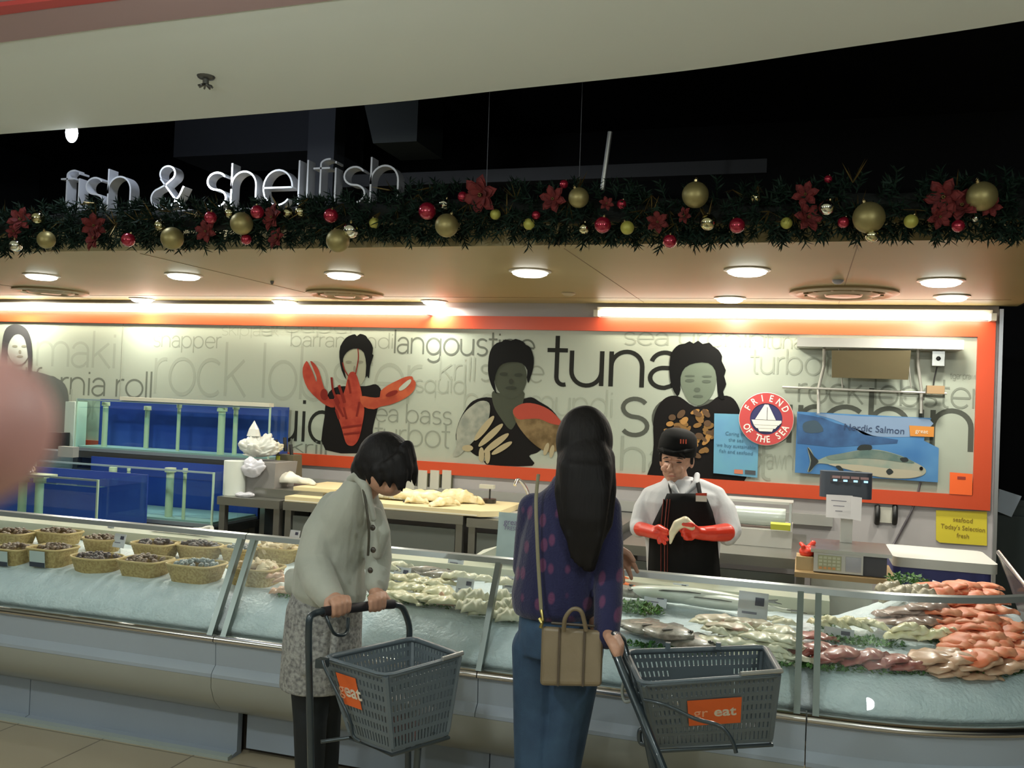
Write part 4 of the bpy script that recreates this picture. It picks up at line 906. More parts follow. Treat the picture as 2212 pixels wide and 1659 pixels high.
heap('pink_fillet', 'fish fillet', pinkm, 'pale pink fish fillet in the front row at the right end', 'pale pink fillets', [(1990, 1440, .008), (2020, 1428, .02), (2045, 1448, .012), (2075, 1432, .022), (2105, 1450, .012), (2135, 1436, .02), (2165, 1450, .014), (2190, 1440, .02), (2050, 1418, .024), (2100, 1416, .026), (2060, 1460, .005), (2120, 1468, .005)], .18, .12, .015, .7, .25)
heap('cream_fillet', 'fish fillet', creamm, 'cream fish strip in the slanting row right of the pair of posts', 'cream fish strips', [(1772, 1356, .02), (1792, 1350, .03), (1812, 1356, .02), (1834, 1350, .03), (1856, 1358, .02), (1878, 1352, .03), (1898, 1362, .02)], .12, .055, .018, -.7, .12)
heap('pale_fillet', 'fish fillet', creamm, 'pale cream fish block in front of the brown fish at the right end', 'pale cream fish blocks', [(1950, 1383, .015), (1985, 1376, .03), (2020, 1384, .02), (1965, 1368, .04), (2045, 1375, .03)], .14, .07, .02, .1, .1)
heap('brown_fillet', 'fish fillet', prkm, 'brown pink fish fillet on the mound left of the salmon', 'brown pink fillets', [(1930, 1335, .03), (1962, 1328, .04), (1995, 1336, .035), (1975, 1350, .03), (2015, 1322, .05), (1940, 1352, .02), (2010, 1350, .03)], .19, .11, .02, .25, .2)
heap('grey_fillet', 'fish fillet', mat('grey white fish skin', (.42, .38, .28), .35, noise_=(30, (.6, .55, .4), 3, .4, .62)), 'grey white fish chunk at the back, left of the salmon', 'grey white chunks', [(1925, 1278, .05), (1955, 1290, .05), (1985, 1285, .06), (1930, 1300, .04), (2000, 1300, .05)], .13, .07, .03, .2, .4)
# white fillets in the middle right
W1 = []
for r_ in range(4):
    for c_ in range(6): W1.append((1540 + c_ * 30 + r_ * 6 + rs.uniform(-5, 5), 1350 + r_ * 20 + c_ * 3.5 + rs.uniform(-4, 4), .035 - .007 * r_ + rs.uniform(0, .012)))
heap('white_fillet', 'fish fillet', whitem, 'white fish fillet in the heap behind the right shopping basket', 'white fillets behind the right basket', W1, .17, .10, .014, -.35, .35, .35)
heap('striped_fillet', 'fish fillet', mat('white flesh with red line', (.70, .60, .46), .35, noise_=(12, (.55, .16, .10), 2, .55, .72)), 'white fillet with a red streak on top of the heap under the price sign', 'red-streaked white fillets', [(1560, 1344, .05), (1605, 1352, .05), (1640, 1358, .045), (1585, 1362, .05)], .2, .10, .015, -.2, .15)
heap('white_fillet', 'fish fillet', whitem, 'small white fillet left of the pair of posts', 'small white fillets by the posts', [(1680, 1345, .02), (1700, 1352, .02), (1690, 1372, .015), (1705, 1392, .01)], .12, .05, .014, -.3, .2)
# middle: seen between the shoppers
W2 = []
for r_ in range(3):
    for c_ in range(6): W2.append((838 + c_ * 24 + rs.uniform(-5, 5), 1252 + r_ * 19 + c_ * 3.0 + rs.uniform(-4, 4), .035 - .01 * r_ + rs.uniform(0, .012)))
heap('cream_fillet', 'fish fillet', mat('yellow white flesh', (.66, .60, .36), .35, noise_=(18, (.78, .74, .52), 3, .4, .65), coat=.3), 'yellowish white fillet in the heap beside the left shopper', 'yellowish fillets', W2, .17, .11, .018, -.25, .45, .3)
heap('pink_chunk', 'fish fillet', pinkm, 'pink fish piece at the right end of the yellowish heap', 'pink fish pieces', [(950, 1298, .02), (975, 1304, .02), (990, 1312, .01), (962, 1310, .01)], .09, .05, .02, -.3, .3)
heap('white_chunk', 'fish piece', mat('chalky flesh', (.62, .60, .44), .4, noise_=(14, (.72, .70, .54), 3, .4, .65)), 'chalky white fish chunk left of the tall post', 'chalky chunks left of the post', [(1012, 1318, .02), (1028, 1325, .02), (1005, 1298, .035), (1030, 1300, .04), (1042, 1330, .01)], .11, .08, .035, .3, .4)
heap('white_chunk', 'fish piece', mat('chalky flesh', (.62, .60, .44), .4), 'chalky white fish chunk between the tall post and the right shopper', 'chalky chunks right of the post', [(1085, 1338, .02), (1102, 1345, .02), (1098, 1318, .035), (1085, 1300, .04), (1112, 1325, .03)], .11, .08, .035, .3, .4)
heap('white_fillet', 'fish fillet', whitem, 'white fish fillet in the back row behind the price cards', 'white fillets in the back row', [(835, 1232, .04), (860, 1228, .05), (990, 1252, .06), (1015, 1254, .06), (1045, 1258, .06), (1085, 1262, .06), (1105, 1268, .05)], .16, .07, .02, -.1, .3)
heap('pink_fillet', 'fish fillet', pinkm, 'pale pink fillet at the left edge beside the coat of the left shopper', 'pale pink fillets by the coat', [(600, 1252, .04), (618, 1262, .03), (585, 1240, .05), (632, 1278, .02), (610, 1285, .01)], .11, .07, .02, .2, .3)
# whole fish
def whole_fish(L, H, W_, name, skin, finm, belly=None):
    """body along +x (head at +x), lying on its side"""
    pr = [(0, .10), (.06, .13), (.14, .30), (.28, .66), (.45, .95), (.6, 1), (.74, .90), (.86, .68), (.94, .42), (1, .08)]
    mb = MB(); mb.loft([(Vector((0, 0, 0)), .01, .01, 0)] * 0 or [(Vector((0, 0, 0)), .001, .001, 0)] * 2, 4, False); mb = MB(); n = 16; vs = []
    for u, k in pr:
        vs += [((u - .5) * L, math.cos(2 * PI * j / n) * H / 2 * k, W_ / 2 + math.sin(2 * PI * j / n) * W_ / 2 * k ** .7) for j in range(n)]
    M = len(pr); mb.add(vs, [(i * n + j, i * n + (j + 1) % n, (i + 1) * n + (j + 1) % n, (i + 1) * n + j) for i in range(M - 1) for j in range(n)] + [tuple(range(n))[::-1], tuple(range((M - 1) * n, M * n))])
    o_ = mb.build(name, skin, None, 'full', origin=(0, 0, 0)); z = W_ / 2
    MB().slab([(-.47 * L, H * .05, z), (-.6 * L, H * .34, z), (-.56 * L, 0, z), (-.6 * L, -H * .34, z), (-.47 * L, -H * .05, z)], (0, 0, 1), .003).build('tail_fin', finm, o_)
    MB().slab([(-.1 * L, H * .42, z), (-.02 * L, H * .66, z), (.16 * L, H * .6, z), (.2 * L, H * .44, z)], (0, 0, 1), .003).build('dorsal_fin', finm, o_)
    MB().slab([(.2 * L, -.1 * H, z * 2), (.08 * L, -.3 * H, z * 2.05), (.06 * L, -.12 * H, z * 2.0)], (0, 0, 1), .003).build('pectoral_fin', finm, o_)
    MB().ell((.42 * L, H * .10, W_ * .86), (.012, .012, .004), n=10, m=6).build('eye', mat('fish eye', (.02, .02, .02), .1), o_, True)
    return o_
finm = mat('grey fin', (.12, .11, .10), .5)
f0 = whole_fish(.26, .15, .035, 'flat_fish', greym, finm)
for i, (x, y, rz, dz, lab) in enumerate([(1385, 1362, -.2, .015, 'grey speckled flat fish in front of the parsley, leftmost of the three'), (1432, 1372, -.35, .03, 'grey speckled flat fish, middle of the three'), (1478, 1392, -.5, .015, 'grey speckled flat fish touching the white fillets, rightmost of the three')]):
    o_ = f0 if i == 0 else dup(f0); o_.location = onice(x, y, dz); o_.rotation_euler = (.12, 0, rz); tag(o_, lab, 'fish', 'grey flat fish')
f1_ = whole_fish(.62, .15, .07, 'whole_fish', mat('white belly skin', (.74, .76, .66), .3, noise_=(6, (.84, .86, .78), 3, .4, .6), coat=.5), finm)
f1_.location = onice(1490, 1305, .03); f1_.rotation_euler = (.35, .05, PI - .12); tag(f1_, 'large white-bellied whole fish lying at the back right of the parsley heap', 'fish')
o_ = dup(f1_, scale=.9); o_.location = onice(1560, 1318, .02); o_.rotation_euler = (.3, .02, PI - .2); tag(o_, 'second white-bellied whole fish, in front of the larger one', 'fish')
f2_ = whole_fish(.24, .07, .04, 'whole_fish', greym, finm)
for i, (x, y, rz, lab) in enumerate([(920, 1242, .5, 'small grey whole fish standing behind the yellowish fillets, left of two'), (955, 1250, .8, 'small grey whole fish standing behind the yellowish fillets, right of two'), (1345, 1285, .3, 'small dark whole fish at the back beside the right shopper')]):
    o_ = f2_ if i == 0 else dup(f2_); o_.location = onice(x, y, .03); o_.rotation_euler = (.4, .1, rz); tag(o_, lab, 'fish', 'small grey fish')
# orange shapes of unclear kind beside the right shopper
cr = mat('plain orange', (.80, .16, .03), .35)
for i, (x, y, L_, lab) in enumerate([(1332, 1244, .12, 'orange shape on the counter rim by the right shopper, upper'), (1345, 1263, .16, 'orange shape on the counter by the right shopper, lower')]):
    p = P(x, y, 4.25 - .1 * i); MB().tube([p + Vector((-L_ / 2 - .05, 0, .012)), p + Vector((-.02, 0, .0)), p + Vector((L_ / 2, -.02, -.006))], [.014, .02, .006], 10).build('orange_shape', cr, None, True, label=lab, cat='prawn')
MB().ell(P(1320, 1262, 4.2), (.08, .06, .03), n=16, m=10).build('lump', cr, None, True, label='orange cooked crab half hidden by the right shopper\'s sleeve', cat='lump')
# price cards
cardm = mat('price card white', (.62, .64, .68), .4)
def card(x, y, w_, h, Y, lab, tilt=.25, txt=None):
    p = P(x, y, Y); t = thing('price_card', p - Vector((0, 0, h / 2)), lab, 'price card')
    R = rotm(-tilt, 0, -.15)
    MB().box(p, (w_, .003, h), R).build('card', cardm, t)
    MB().tube([p - Vector((0, -.004, h / 2 - .01)), p - Vector((0, -.01, h / 2 + .05))], .002, 5).build('pin', stl, t)
    MB().box(p + R @ Vector((w_ * .22, -.003, h * .22)), (w_ * .3, .001, h * .25), R).build('dark_print', mat('card ink', (.05, .05, .09), .5), t)
    MB().box(p + R @ Vector((-w_ * .1, -.003, -h * .15)), (w_ * .5, .001, h * .07), R).build('text_line', mat('card grey ink', (.2, .2, .26), .5), t)
for a_ in [(868, 1242, .09, .07, 3.98, 'white price card above the yellowish fillets'), (1004, 1268, .085, .075, 3.86, 'white price card above the chalky chunks'), (1102, 1262, .07, .07, 3.9, 'white price card left of the right shopper'),
           (985, 1212, .085, .06, 4.2, 'crumpled white card on the rear ledge'), (258, 1168, .08, .07, 3.95, 'pale round card above the second row of baskets'), (240, 1138, .05, .04, 4.25, 'small white card on the ledge above the baskets'),
           (636, 1158, .06, .06, 4.2, 'white folded card on the rear ledge beside the left shopper\'s sleeve'), (1416, 1296, .10, .06, 4.0, 'white price card on the big white fish'), (1626, 1314, .115, .125, 3.78, 'big white price sign over the red-streaked fillets'),
           (1812, 1374, .11, .06, 3.8, 'pale price card left of the parsley bed'), (1992, 1402, .085, .06, 3.85, 'pale price card in front of the cream blocks'), (1998, 1308, .05, .06, 4.1, 'small price card behind the salmon heap'), (1470, 1268, .07, .03, 4.2, 'small clear card at the top edge of the glass')]: card(*a_)
# clear leaflet holder on the rear ledge
p = P(1106, 1166, 4.3)
t = thing('leaflet_stand', p - Vector((0, 0, .12)), 'clear standing leaflet holder left of the right shopper', 'leaflet stand')
hb = .128
MB().box(p, (.15, .006, 2 * hb), rotm(-.12)).build('sheet', mat('leaflet pale', (.42, .48, .50), .35, noise_=(4, (.55, .60, .62), 3, .4, .6)), t)
MB().box(p + Vector((0, -.006, 0)), (.158, .003, 2 * hb + .006), rotm(-.12)).build('clear_front', gl, t)
solid_text('FRESH', .026, mat('violet ink', (.16, .12, .24), .5), 'text_line', t, onwall(p + Vector((.0, -.012, .055)), 0, -.12), .0003)
solid_text('great', .04, mat('violet ink', (.16, .12, .24), .5), 'text_line', t, onwall(p + Vector((.0, -.012, .085)), 0, -.12), .0003)
p = P(1040, 1198, 4.32); MB().hexa([p + Vector(v) for v in ((-.07, -.03, -.035), (.07, -.03, -.035), (.07, .05, -.035), (-.07, .05, -.035))], [p + Vector(v) for v in ((-.0, .02, .02), (.09, .0, .05), (.09, .03, .05), (.0, .03, .02))]).build('paper_bundle', mat('pale wrap', (.55, .56, .46), .5), None, label='pale folded wrapping paper on the rear ledge left of the leaflet holder', cat='paper')
pts = smooth_poly([P(330, 1140, 4.27), P(370, 1143, 4.27), P(420, 1147, 4.27), P(458, 1142, 4.27)], 5, False)
MB().tube(pts, [.012 + .008 * (i / len(pts)) + .002 * math.sin(i * 2) for i in range(len(pts))], 9).build('paper_roll', mat('white wrap', (.75, .75, .68), .5), None, True, label='long crumpled white paper lying on the rear ledge over the baskets', cat='paper')
MB().mm(tuple(P(0, 1176, 4.2) - Vector((.35, .0, 0))), tuple(P(52, 1140, 4.2) + Vector((0, .14, 0)))).build('crate', mat('violet blue plastic', (.05, .05, .20), .4), None, label='violet blue plastic crate at the left edge on the rear ledge', cat='crate')
# ================================================================== FISH TANKS
blue = mat('deep blue tank back', (.012, .035, .24), .4, noise_=(1.5, (.03, .075, .32), 4, .3, .7)); tg = glass_mat('tank glass', (.93, 1, .985), 1.0)
pvc = mat('pale green pipe', (.44, .52, .36), .4); frm = mat('grey tank frame', (.20, .24, .27), .4, .3); wtr = mat('pale green gravel', (.24, .33, .31), .5)  # tank gravel in one even pale green
def tank(x0, x1, y0, y1, z0, z1, lab, water, pipes, frame_=True, strip=False):
    t = thing('fish_tank', ((x0 + x1) / 2, (y0 + y1) / 2, z0), lab, 'fish tank'); g = .008
    MB().mm((x0, y1 - .012, z0), (x1, y1, z1)).build('back_wall', blue, t); MB().mm((x0, y0, z0), (x1, y1 - .013, z0 + .02)).build('tank_floor', frm, t)
    MB().mm((x0 + .01, y0 + .02, z0 + .02), (x1 - .01, y1 - .02, z0 + .035)).build('gravel', wtr, t)
    MB().mm((x0, y0, z0 + .0205), (x1, y0 + g, z1)).build('front_glass', tg, t)
    MB().mm((x0, y0 + .009, z0 + .0205), (x0 + g, y1 - .013, z1)).build('side_glass', tg, t); MB().mm((x1 - g, y0 + .009, z0 + .0205), (x1, y1 - .013, z1)).build('side_glass', tg, t)
    e_ = mat('pale green tank edge', (.40, .56, .44), .35)
    for x in (x0, x1): MB().mm((x - .006, y0 - .005, z0), (x + .006, y0 + .006, z1)).build('corner_edge', e_, t)
    MB().mm((x0, y0 - .008, z0 - .002), (x1, y0 + .006, z0 + .024)).build('bottom_frame', frm, t)
    MB().mm((x0, y0 - .004, z1 - .012), (x1, y0 + .008, z1)).build('top_edge', mat('top glass edge', (.25, .34, .36), .3), t)
    wm = glass_mat('tank water', (.72, .86, .95), 1.6, .05)
    MB().mm((x0 + .01, y0 + .012, water), (x1 - .01, y1 - .015, water + .002)).build('water_surface', wm, t)
    for (x, r, zt, y) in pipes: MB().cyl((x, y, z0 + .034), (x, y, zt), r, n=12).cyl((x, y, zt), (x, y, zt + .03), r * 1.45, n=12).build('pipe', pvc, t, True)
    return t
xa = lambda x, Y: P(x, 1000, Y).x
tank(P(165, 900, 6.08).x, P(583, 900, 6.08).x, 6.08, 6.35, 1.055, 1.47, 'upper blue fish tank below the mural', 1.40, [(xa(223, 6.15), .022, 1.42, 6.15), (xa(475, 6.13), .027, 1.42, 6.13), (xa(505, 6.2), .018, 1.44, 6.2), (xa(382, 6.2), .014, 1.43, 6.2), (xa(310, 6.25), .02, 1.40, 6.27)])
MB().mm((P(262, 870, 6.08).x, 6.06, 1.472), (P(585, 880, 6.08).x, 6.12, 1.50)).build('tank_lid_strip', mat('cream strip', (.62, .60, .48), .5), None, label='long cream strip lying along the top front of the upper tank', cat='strip')
tank(-5.37, -3.84, 5.46, 6.03, .64, 1.02, 'lower middle blue fish tank, under the upper one', .955, [(xa(377, 5.6), .027, .99, 5.56), (xa(405, 5.52), .012, 1.0, 5.5), (xa(245, 5.7), .02, .95, 5.7), (xa(275, 5.7), .009, .96, 5.72)])
tank(-5.75, -4.275, 4.86, 5.34, .60, .985, 'front left blue fish tank with two pale standing pipes', .93, [(xa(52, 5.0), .028, .925, 5.0), (xa(88, 5.0), .028, .925, 5.0)])
c3 = P(70, 1052, 5.0); MB().mm((c3.x - .14, 4.94, .955), (c3.x + .15, 5.06, .975)).build('pipe_bridge', pvc, None, label='pale flat bar across the tops of the two pipes', cat='bar')
MB().ell((c3.x, 4.98, .985), (.04, .04, .045), n=16, m=10).build('metal_dome', railm, None, True, label='small shiny metal dome on the bar over the front left tank', cat='dome')
std = mat('dark steel stand', (.06, .065, .065), .5, .5)
def stand(x0, x1, y0, y1, z1, lab):
    t = thing('tank_stand', ((x0 + x1) / 2, (y0 + y1) / 2, 0), lab, 'stand')
    MB().mm((x0, y0, z1 - .05), (x1, y1, z1)).build('top', std, t)
    for x in (x0 + .03, x1 - .03):
        for y in (y0 + .03, y1 - .03): MB().mm((x - .025, y - .025, 0), (x + .025, y + .025, z1 - .051)).build('leg', std, t)
    MB().mm((x0 + .06, y1 - .05, .1), (x1 - .06, y1 - .04, z1 - .06)).build('back_panel', std, t)
stand(P(165, 900, 6.08).x - .02, P(583, 900, 6.08).x + .01, 6.07, 6.36, 1.05, 'tall dark stand carrying the upper tank'); stand(-5.40, -3.83, 5.44, 6.04, .635, 'dark stand under the lower middle tank'); stand(-5.78, -4.26, 4.84, 5.36, .595, 'dark stand under the front left tank')
a = P(137, 965, 6.2); b = P(162, 868, 6.2); MB().mm((a.x, 6.2, a.z), (b.x, 6.34, b.z)).build('white_box', mat('pale green white plastic', (.50, .58, .52), .4), None, label='tall pale box standing left of the upper tank', cat='box')
a = P(60, 995, 6.1); b = P(133, 935, 6.1); MB().mm((a.x - .1, 6.1, 1.0), (b.x, 6.19, b.z)).build('pump', blkp, None, label='black pump box left of the tall pale box', cat='pump')
a = P(124, 998, 5.7); b = P(158, 966, 5.7); MB().mm((a.x, 5.70, 1.03), (b.x, 5.76, b.z)).build('control_box', mat('grey speckled label', (.25, .26, .24), .5), None, label='small grey control box on the left end of the lower middle tank', cat='box')
a = PY(-60, 970, 6.15); MB().mm((-6.8, 5.95, 0), (-5.6, 6.34, 1.05)).build('side_cabinet', frm, None, label='grey cabinet at the far left behind the photographer\'s finger', cat='cabinet')
# ================================================================== WORK BENCHES
st_d = mat('dark grey green steel', (.16, .18, .17), .4, .5); st_e = mat('bench steel', (.34, .34, .31), .3, .85); open_shade = mat('dark opening', (.012, .014, .015), .8)  # bench panels and shelves in a darker grey green steel
def bench(x0, x1, y0, y1, z1, lab, front='panel', nx=None):
    t = thing('steel_bench', ((x0 + x1) / 2, (y0 + y1) / 2, 0), lab, 'work bench')
    MB().mm((x0, y0, z1 - .055), (x1, y1, z1)).build('top', st_e, t)
    for x in (x0 + .03, x1 - .03):
        for y in (y0 + .04, y1 - .04): MB().mm((x - .022, y - .022, 0), (x + .022, y + .022, z1 - .056)).build('leg', st_e, t)
    if front == 'open': MB().mm((x0 + .06, y1 - .08, .12), (x1 - .06, y1 - .06, z1 - .07)).build('back_panel', open_shade, t)  # near-black sheet paints the shade inside the opening
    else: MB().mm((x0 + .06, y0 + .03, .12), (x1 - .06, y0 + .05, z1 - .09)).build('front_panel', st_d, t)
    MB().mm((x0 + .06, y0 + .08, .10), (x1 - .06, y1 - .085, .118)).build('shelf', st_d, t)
    return t
BF = 5.42; bx = lambda x: P(x, 1120, BF).x
bench(bx(467), bx(602), BF, 6.0, .865, 'low steel bench with a dark opening under the paper roll', 'open')
bench(bx(610), bx(1000), BF, 6.34, .865, 'long steel bench under the cutting boards')
t = bench(bx(1008), bx(1330), BF, 6.34, .855, 'steel sink bench right of the cutting boards')
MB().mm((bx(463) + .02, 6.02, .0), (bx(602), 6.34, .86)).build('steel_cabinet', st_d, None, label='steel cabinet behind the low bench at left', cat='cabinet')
RB = 5.25; rx = lambda x: P(x, 1230, RB).x
bench(rx(1335), rx(1742), RB, 6.33, .80, 'steel bench behind the fishmonger', 'panel')
MB().mm((-5.3, WY - .035, .86), (.2, WY - .001, .93)).build('wall_splash_rail', mat('grey splash', (.3, .3, .28), .4), None, label='grey rail along the wall behind the benches', cat='rail')
# cutting boards with fish bones
board = mat('yellowed cutting board', (.68, .58, .34), .5); boardw = mat('white cutting board', (.72, .68, .54), .5)
zb_ = .866
bo_ = thing('cutting_board', (-2.4, 5.8, zb_), 'wide yellowish cutting board heaped with split fish', 'cutting board')
a = PZ(800, 1098, .9); b = PZ(1003, 1113, .9); c_ = PZ(1047, 1083, .9)
MB().slab([(a.x - .75, 5.43, zb_), (b.x + .02, 5.43, zb_), (b.x + .12, 5.52, zb_), (b.x + .10, 6.05, zb_), (a.x - .75, 6.05, zb_)], (0, 0, 1), .035).build('board', board, bo_)
MB().mm((a.x - .75, 5.428, zb_ + .004), (b.x, 5.430, zb_ + .012)).build('edge_line', boardw, bo_)
bz = zb_ + .036
def piece(name, x, y, Y, L, W_, H, m_, lab, rz=0, cat='fish', seed=1, tilt=0):
    p = P(x, y, Y); p.z = bz
    o_ = fillet_mesh(L, W_, H, seed).build(name, m_, None, 'full', origin=(0, 0, 0)); o_.location = p; o_.rotation_euler = (tilt, 0, rz); return tag(o_, lab, cat)
yel = mat('yellow fish frame', (.70, .56, .28), .45, noise_=(25, (.80, .70, .45), 4, .4, .6))
piece('split_fish', 905, 1070, 5.75, .62, .26, .05, yel, 'long split yellow fish on the right of the cutting board', .05, seed=2)
piece('split_fish', 985, 1072, 5.8, .40, .22, .06, yel, 'thick yellow fish half at the right end of the cutting board', -.1, seed=3)
piece('fish_skin', 845, 1070, 5.7, .42, .2, .03, mat('grey fish net skin', (.34, .33, .24), .5, noise_=(60, (.55, .52, .38), 3, .4, .6)), 'grey scaly fish skin under the split fish', -.35, seed=4)
piece('fish_piece', 960, 1095, 5.56, .22, .1, .035, yel, 'small yellow fish piece near the front edge of the cutting board', .9, seed=5)
piece('fish_piece', 900, 1092, 5.58, .16, .08, .03, yel, 'pale fish scrap beside the knife on the cutting board', .2, seed=6)
MB().slab([P(872, 1080, 5.6), P(905, 1097, 5.52), P(902, 1100, 5.52), P(870, 1086, 5.58)], (0, 0, 1), .004).build('knife', blkp, None, label='dark knife lying on the cutting board', cat='knife')
a = PZ(560, 1068, .93); MB().mm((P(556, 1075, 5.6).x, 5.56, .866), (P(690, 1060, 5.6).x + .05, 6.1, .925)).build('steel_tray', st_e, None, label='steel tray under the white fish board at left', cat='tray')
MB().mm((P(640, 1062, 5.62).x, 5.58, .926), (P(700, 1060, 5.62).x + .1, 6.05, .95)).build('cutting_board', board, None, label='small yellowish board left of the left shopper\'s shoulder', cat='cutting board')
o_ = fillet_mesh(.42, .16, .05, 7).build('white_cloth', mat('white towel', (.78, .76, .66), .7), None, 'full', origin=(0, 0, 0)); o_.location = P(620, 1060, 5.72); o_.location.z = .952; o_.rotation_euler = (0, 0, .15); tag(o_, 'white rolled towel on the tray left of the left shopper', 'towel')
# paper roll, bags, knives
p = P(503, 1078, 5.55); t = thing('paper_towel_roll', (p.x, 5.55, .866), 'white paper towel roll standing on the left bench', 'paper roll')
MB().lathe([(.001, 0), (.075, 0), (.075, .235), (.02, .24), (.02, .2)], (p.x, 5.56, .866), 28).build('roll', mat('paper white', (.62, .66, .60), .7), t, 40)
def crumple(name, c, r, m_, lab, seed, cat='plastic bag', voxel=.012):
    rs = random.Random(seed); vs_ = MB().ell(c, r, n=64, m=44)
    o_ = vs_.build(name, m_, None, False, label=lab, cat=cat); me = o_.data
    for v in me.vertices:
        d = v.co.normalized(); k = noise.noise(v.co * 15 + Vector((seed, 0, 0))) * .9 + abs(noise.noise(v.co * 28 + Vector((0, seed, 0)))) * .7 + abs(noise.noise(v.co * 70)) * .15 - .25; v.co += Vector((d.x, d.y, d.z * .8)) * k * min(r)
    me.polygons.foreach_set('use_smooth', [True] * len(me.polygons)); return o_
bagm = mat('white plastic bag', (.62, .63, .58), .3, coat=.3); bagv = mat('violet white plastic bag', (.62, .62, .68), .3, coat=.4)
p = P(575, 1005, 5.75)
MB().hexa([(p.x - .13, 5.6, .867), (p.x + .16, 5.6, .867), (p.x + .16, 5.85, .867), (p.x - .13, 5.85, .867)], [(p.x - .15, 5.58, 1.10), (p.x + .18, 5.58, 1.10), (p.x + .18, 5.87, 1.10), (p.x - .15, 5.87, 1.10)]).build('grey_tub', mat('grey plastic tub', (.24, .23, .22), .5), None, label='grey plastic tub under the heap of bags on the left bench', cat='tub')
crumple('plastic_bag', P(560, 965, 5.70), (.13, .10, .075), bagm, 'white crumpled plastic bag on top of the grey tub', 4)
crumple('plastic_bag', P(583, 965, 5.78), (.10, .1, .05), mat('cream plastic bag', (.62, .60, .46), .4), 'cream folded bag at the right of the grey tub top', 9)
crumple('plastic_bag', P(545, 1010, 5.56), (.09, .035, .07), bagv, 'violet white plastic bag hanging on the front of the grey tub', 6)
p = P(548, 942, 5.7); MB().lathe([(.05, 0), (.035, .05), (.012, .09), (.001, .11)], p, 9).build('bag_tip', bagm, None, label='pointed white bag tip rising over the bag heap', cat='plastic bag')
crumple('plastic_bag', P(528, 1068, 5.5) - Vector((0, 0, 0)), (.075, .04, .022), bagv, 'small violet white bag lying in front of the grey tub', 8)
p = P(622, 1000, 5.9); t = thing('knife_rack', (p.x, 5.9, .927), 'brown utensil holder with black handled knives beside the grey tub', 'knife holder')
MB().hexa([(p.x - .08, 5.85, .951), (p.x + .08, 5.85, .951), (p.x + .08, 5.97, .951), (p.x - .08, 5.97, .951)], [(p.x - .07, 5.85, 1.14), (p.x + .07, 5.85, 1.14), (p.x + .07, 5.97, 1.14), (p.x - .07, 5.97, 1.14)]).build('holder', mat('brown olive plastic', (.11, .10, .06), .4), t)
for (x, y0_, y1_) in ((600, 950, 985), (617, 945, 975), (630, 960, 985)): MB().tube([P(x, y1_, 5.9), P(x - 2 if x > 610 else x - 4, y0_, 5.9)], .013, 8).build('knife_handle', blkp, t, True)
MB().mm((p.x - .062, 5.843, .96), (p.x - .035, 5.849, 1.13)).build('yellow_frame', mat('acid yellow', (.42, .44, .04), .5), t)
MB().ell((p.x + .04, 5.84, .975), (.018, .012, .018), n=10, m=6).build('red_knob', mat('bright red', (.5, .04, .05), .4), t, True)
# tap
p = P(1120, 1095, 5.9); t = thing('tap', (p.x, 5.95, .856), 'curved chrome tap over the sink behind the right shopper', 'tap')
MB().tube(smooth_poly([P(1145, 1098, 5.95), P(1142, 1070, 5.93), P(1130, 1045, 5.88), P(1118, 1036, 5.84), P(1112, 1048, 5.8)], 5, False), .011, 10).build('spout', railm, t, True)
MB().cyl((P(1145, 1098, 5.95).x, 5.95, .856), (P(1145, 1098, 5.95).x, 5.95, .92), .025, n=14).build('tap_base', railm, t, True)
p = P(1058, 1068, 5.9); t = thing('soap_pump', (p.x, 5.9, .856), 'dark pump dispenser with a pale head beside the sink', 'dispenser')
MB().cyl((p.x, 5.9, .856), (p.x, 5.9, .93), .045, n=16).build('bottle', mat('dark brown bottle', (.03, .025, .02), .3), t, True); MB().cyl((p.x, 5.9, .93), (p.x, 5.9, 1.0), .006, n=8).build('stem', blkp, t, True)
MB().box((p.x - .02, 5.9, 1.01), (.1, .04, .025)).build('pump_head', mat('cream plastic', (.5, .49, .42), .4), t)
MB().mm((P(1040, 1105, 5.6).x, 5.5, .856), (P(1150, 1105, 5.6).x, 5.85, .868)).build('sink_rim', stw, None, label='steel sink rim in the bench left of the right shopper', cat='sink')
# film wrapping machine
a = P(1597, 1180, 5.6); b = P(1712, 1118, 5.6)
t = thing('film_wrapper', ((a.x + b.x) / 2, 5.8, .80), 'steel film wrapping machine with a yellow sticker right of the fishmonger', 'wrapping machine')
a.x -= .25
MB().mm((a.x, 5.62, .801), (b.x, 6.1, .90)).build('body', stw, t); MB().cyl((a.x + .02, 5.72, .965), (b.x - .04, 5.72, .965), .055, n=20).build('film_roll', mat('pale film', (.45, .50, .47), .2, coat=.5), t, True)
for x in (a.x, b.x - .02): MB().slab([(x, 5.60, .90), (x, 6.0, .90), (x, 5.95, 1.04), (x, 5.64, 1.06)], (1, 0, 0), .014).build('side_plate', stl, t)
MB().mm((a.x, 5.80, 1.035), (b.x, 5.98, 1.05)).build('top_plate', stw, t)
q = P(1686, 1137, 5.6); MB().box((q.x, 5.60, q.z + .0), (.11, .03, .035), rotm(.3)).build('yellow_sticker', mat('acid yellow green', (.50, .52, .05), .5), t)
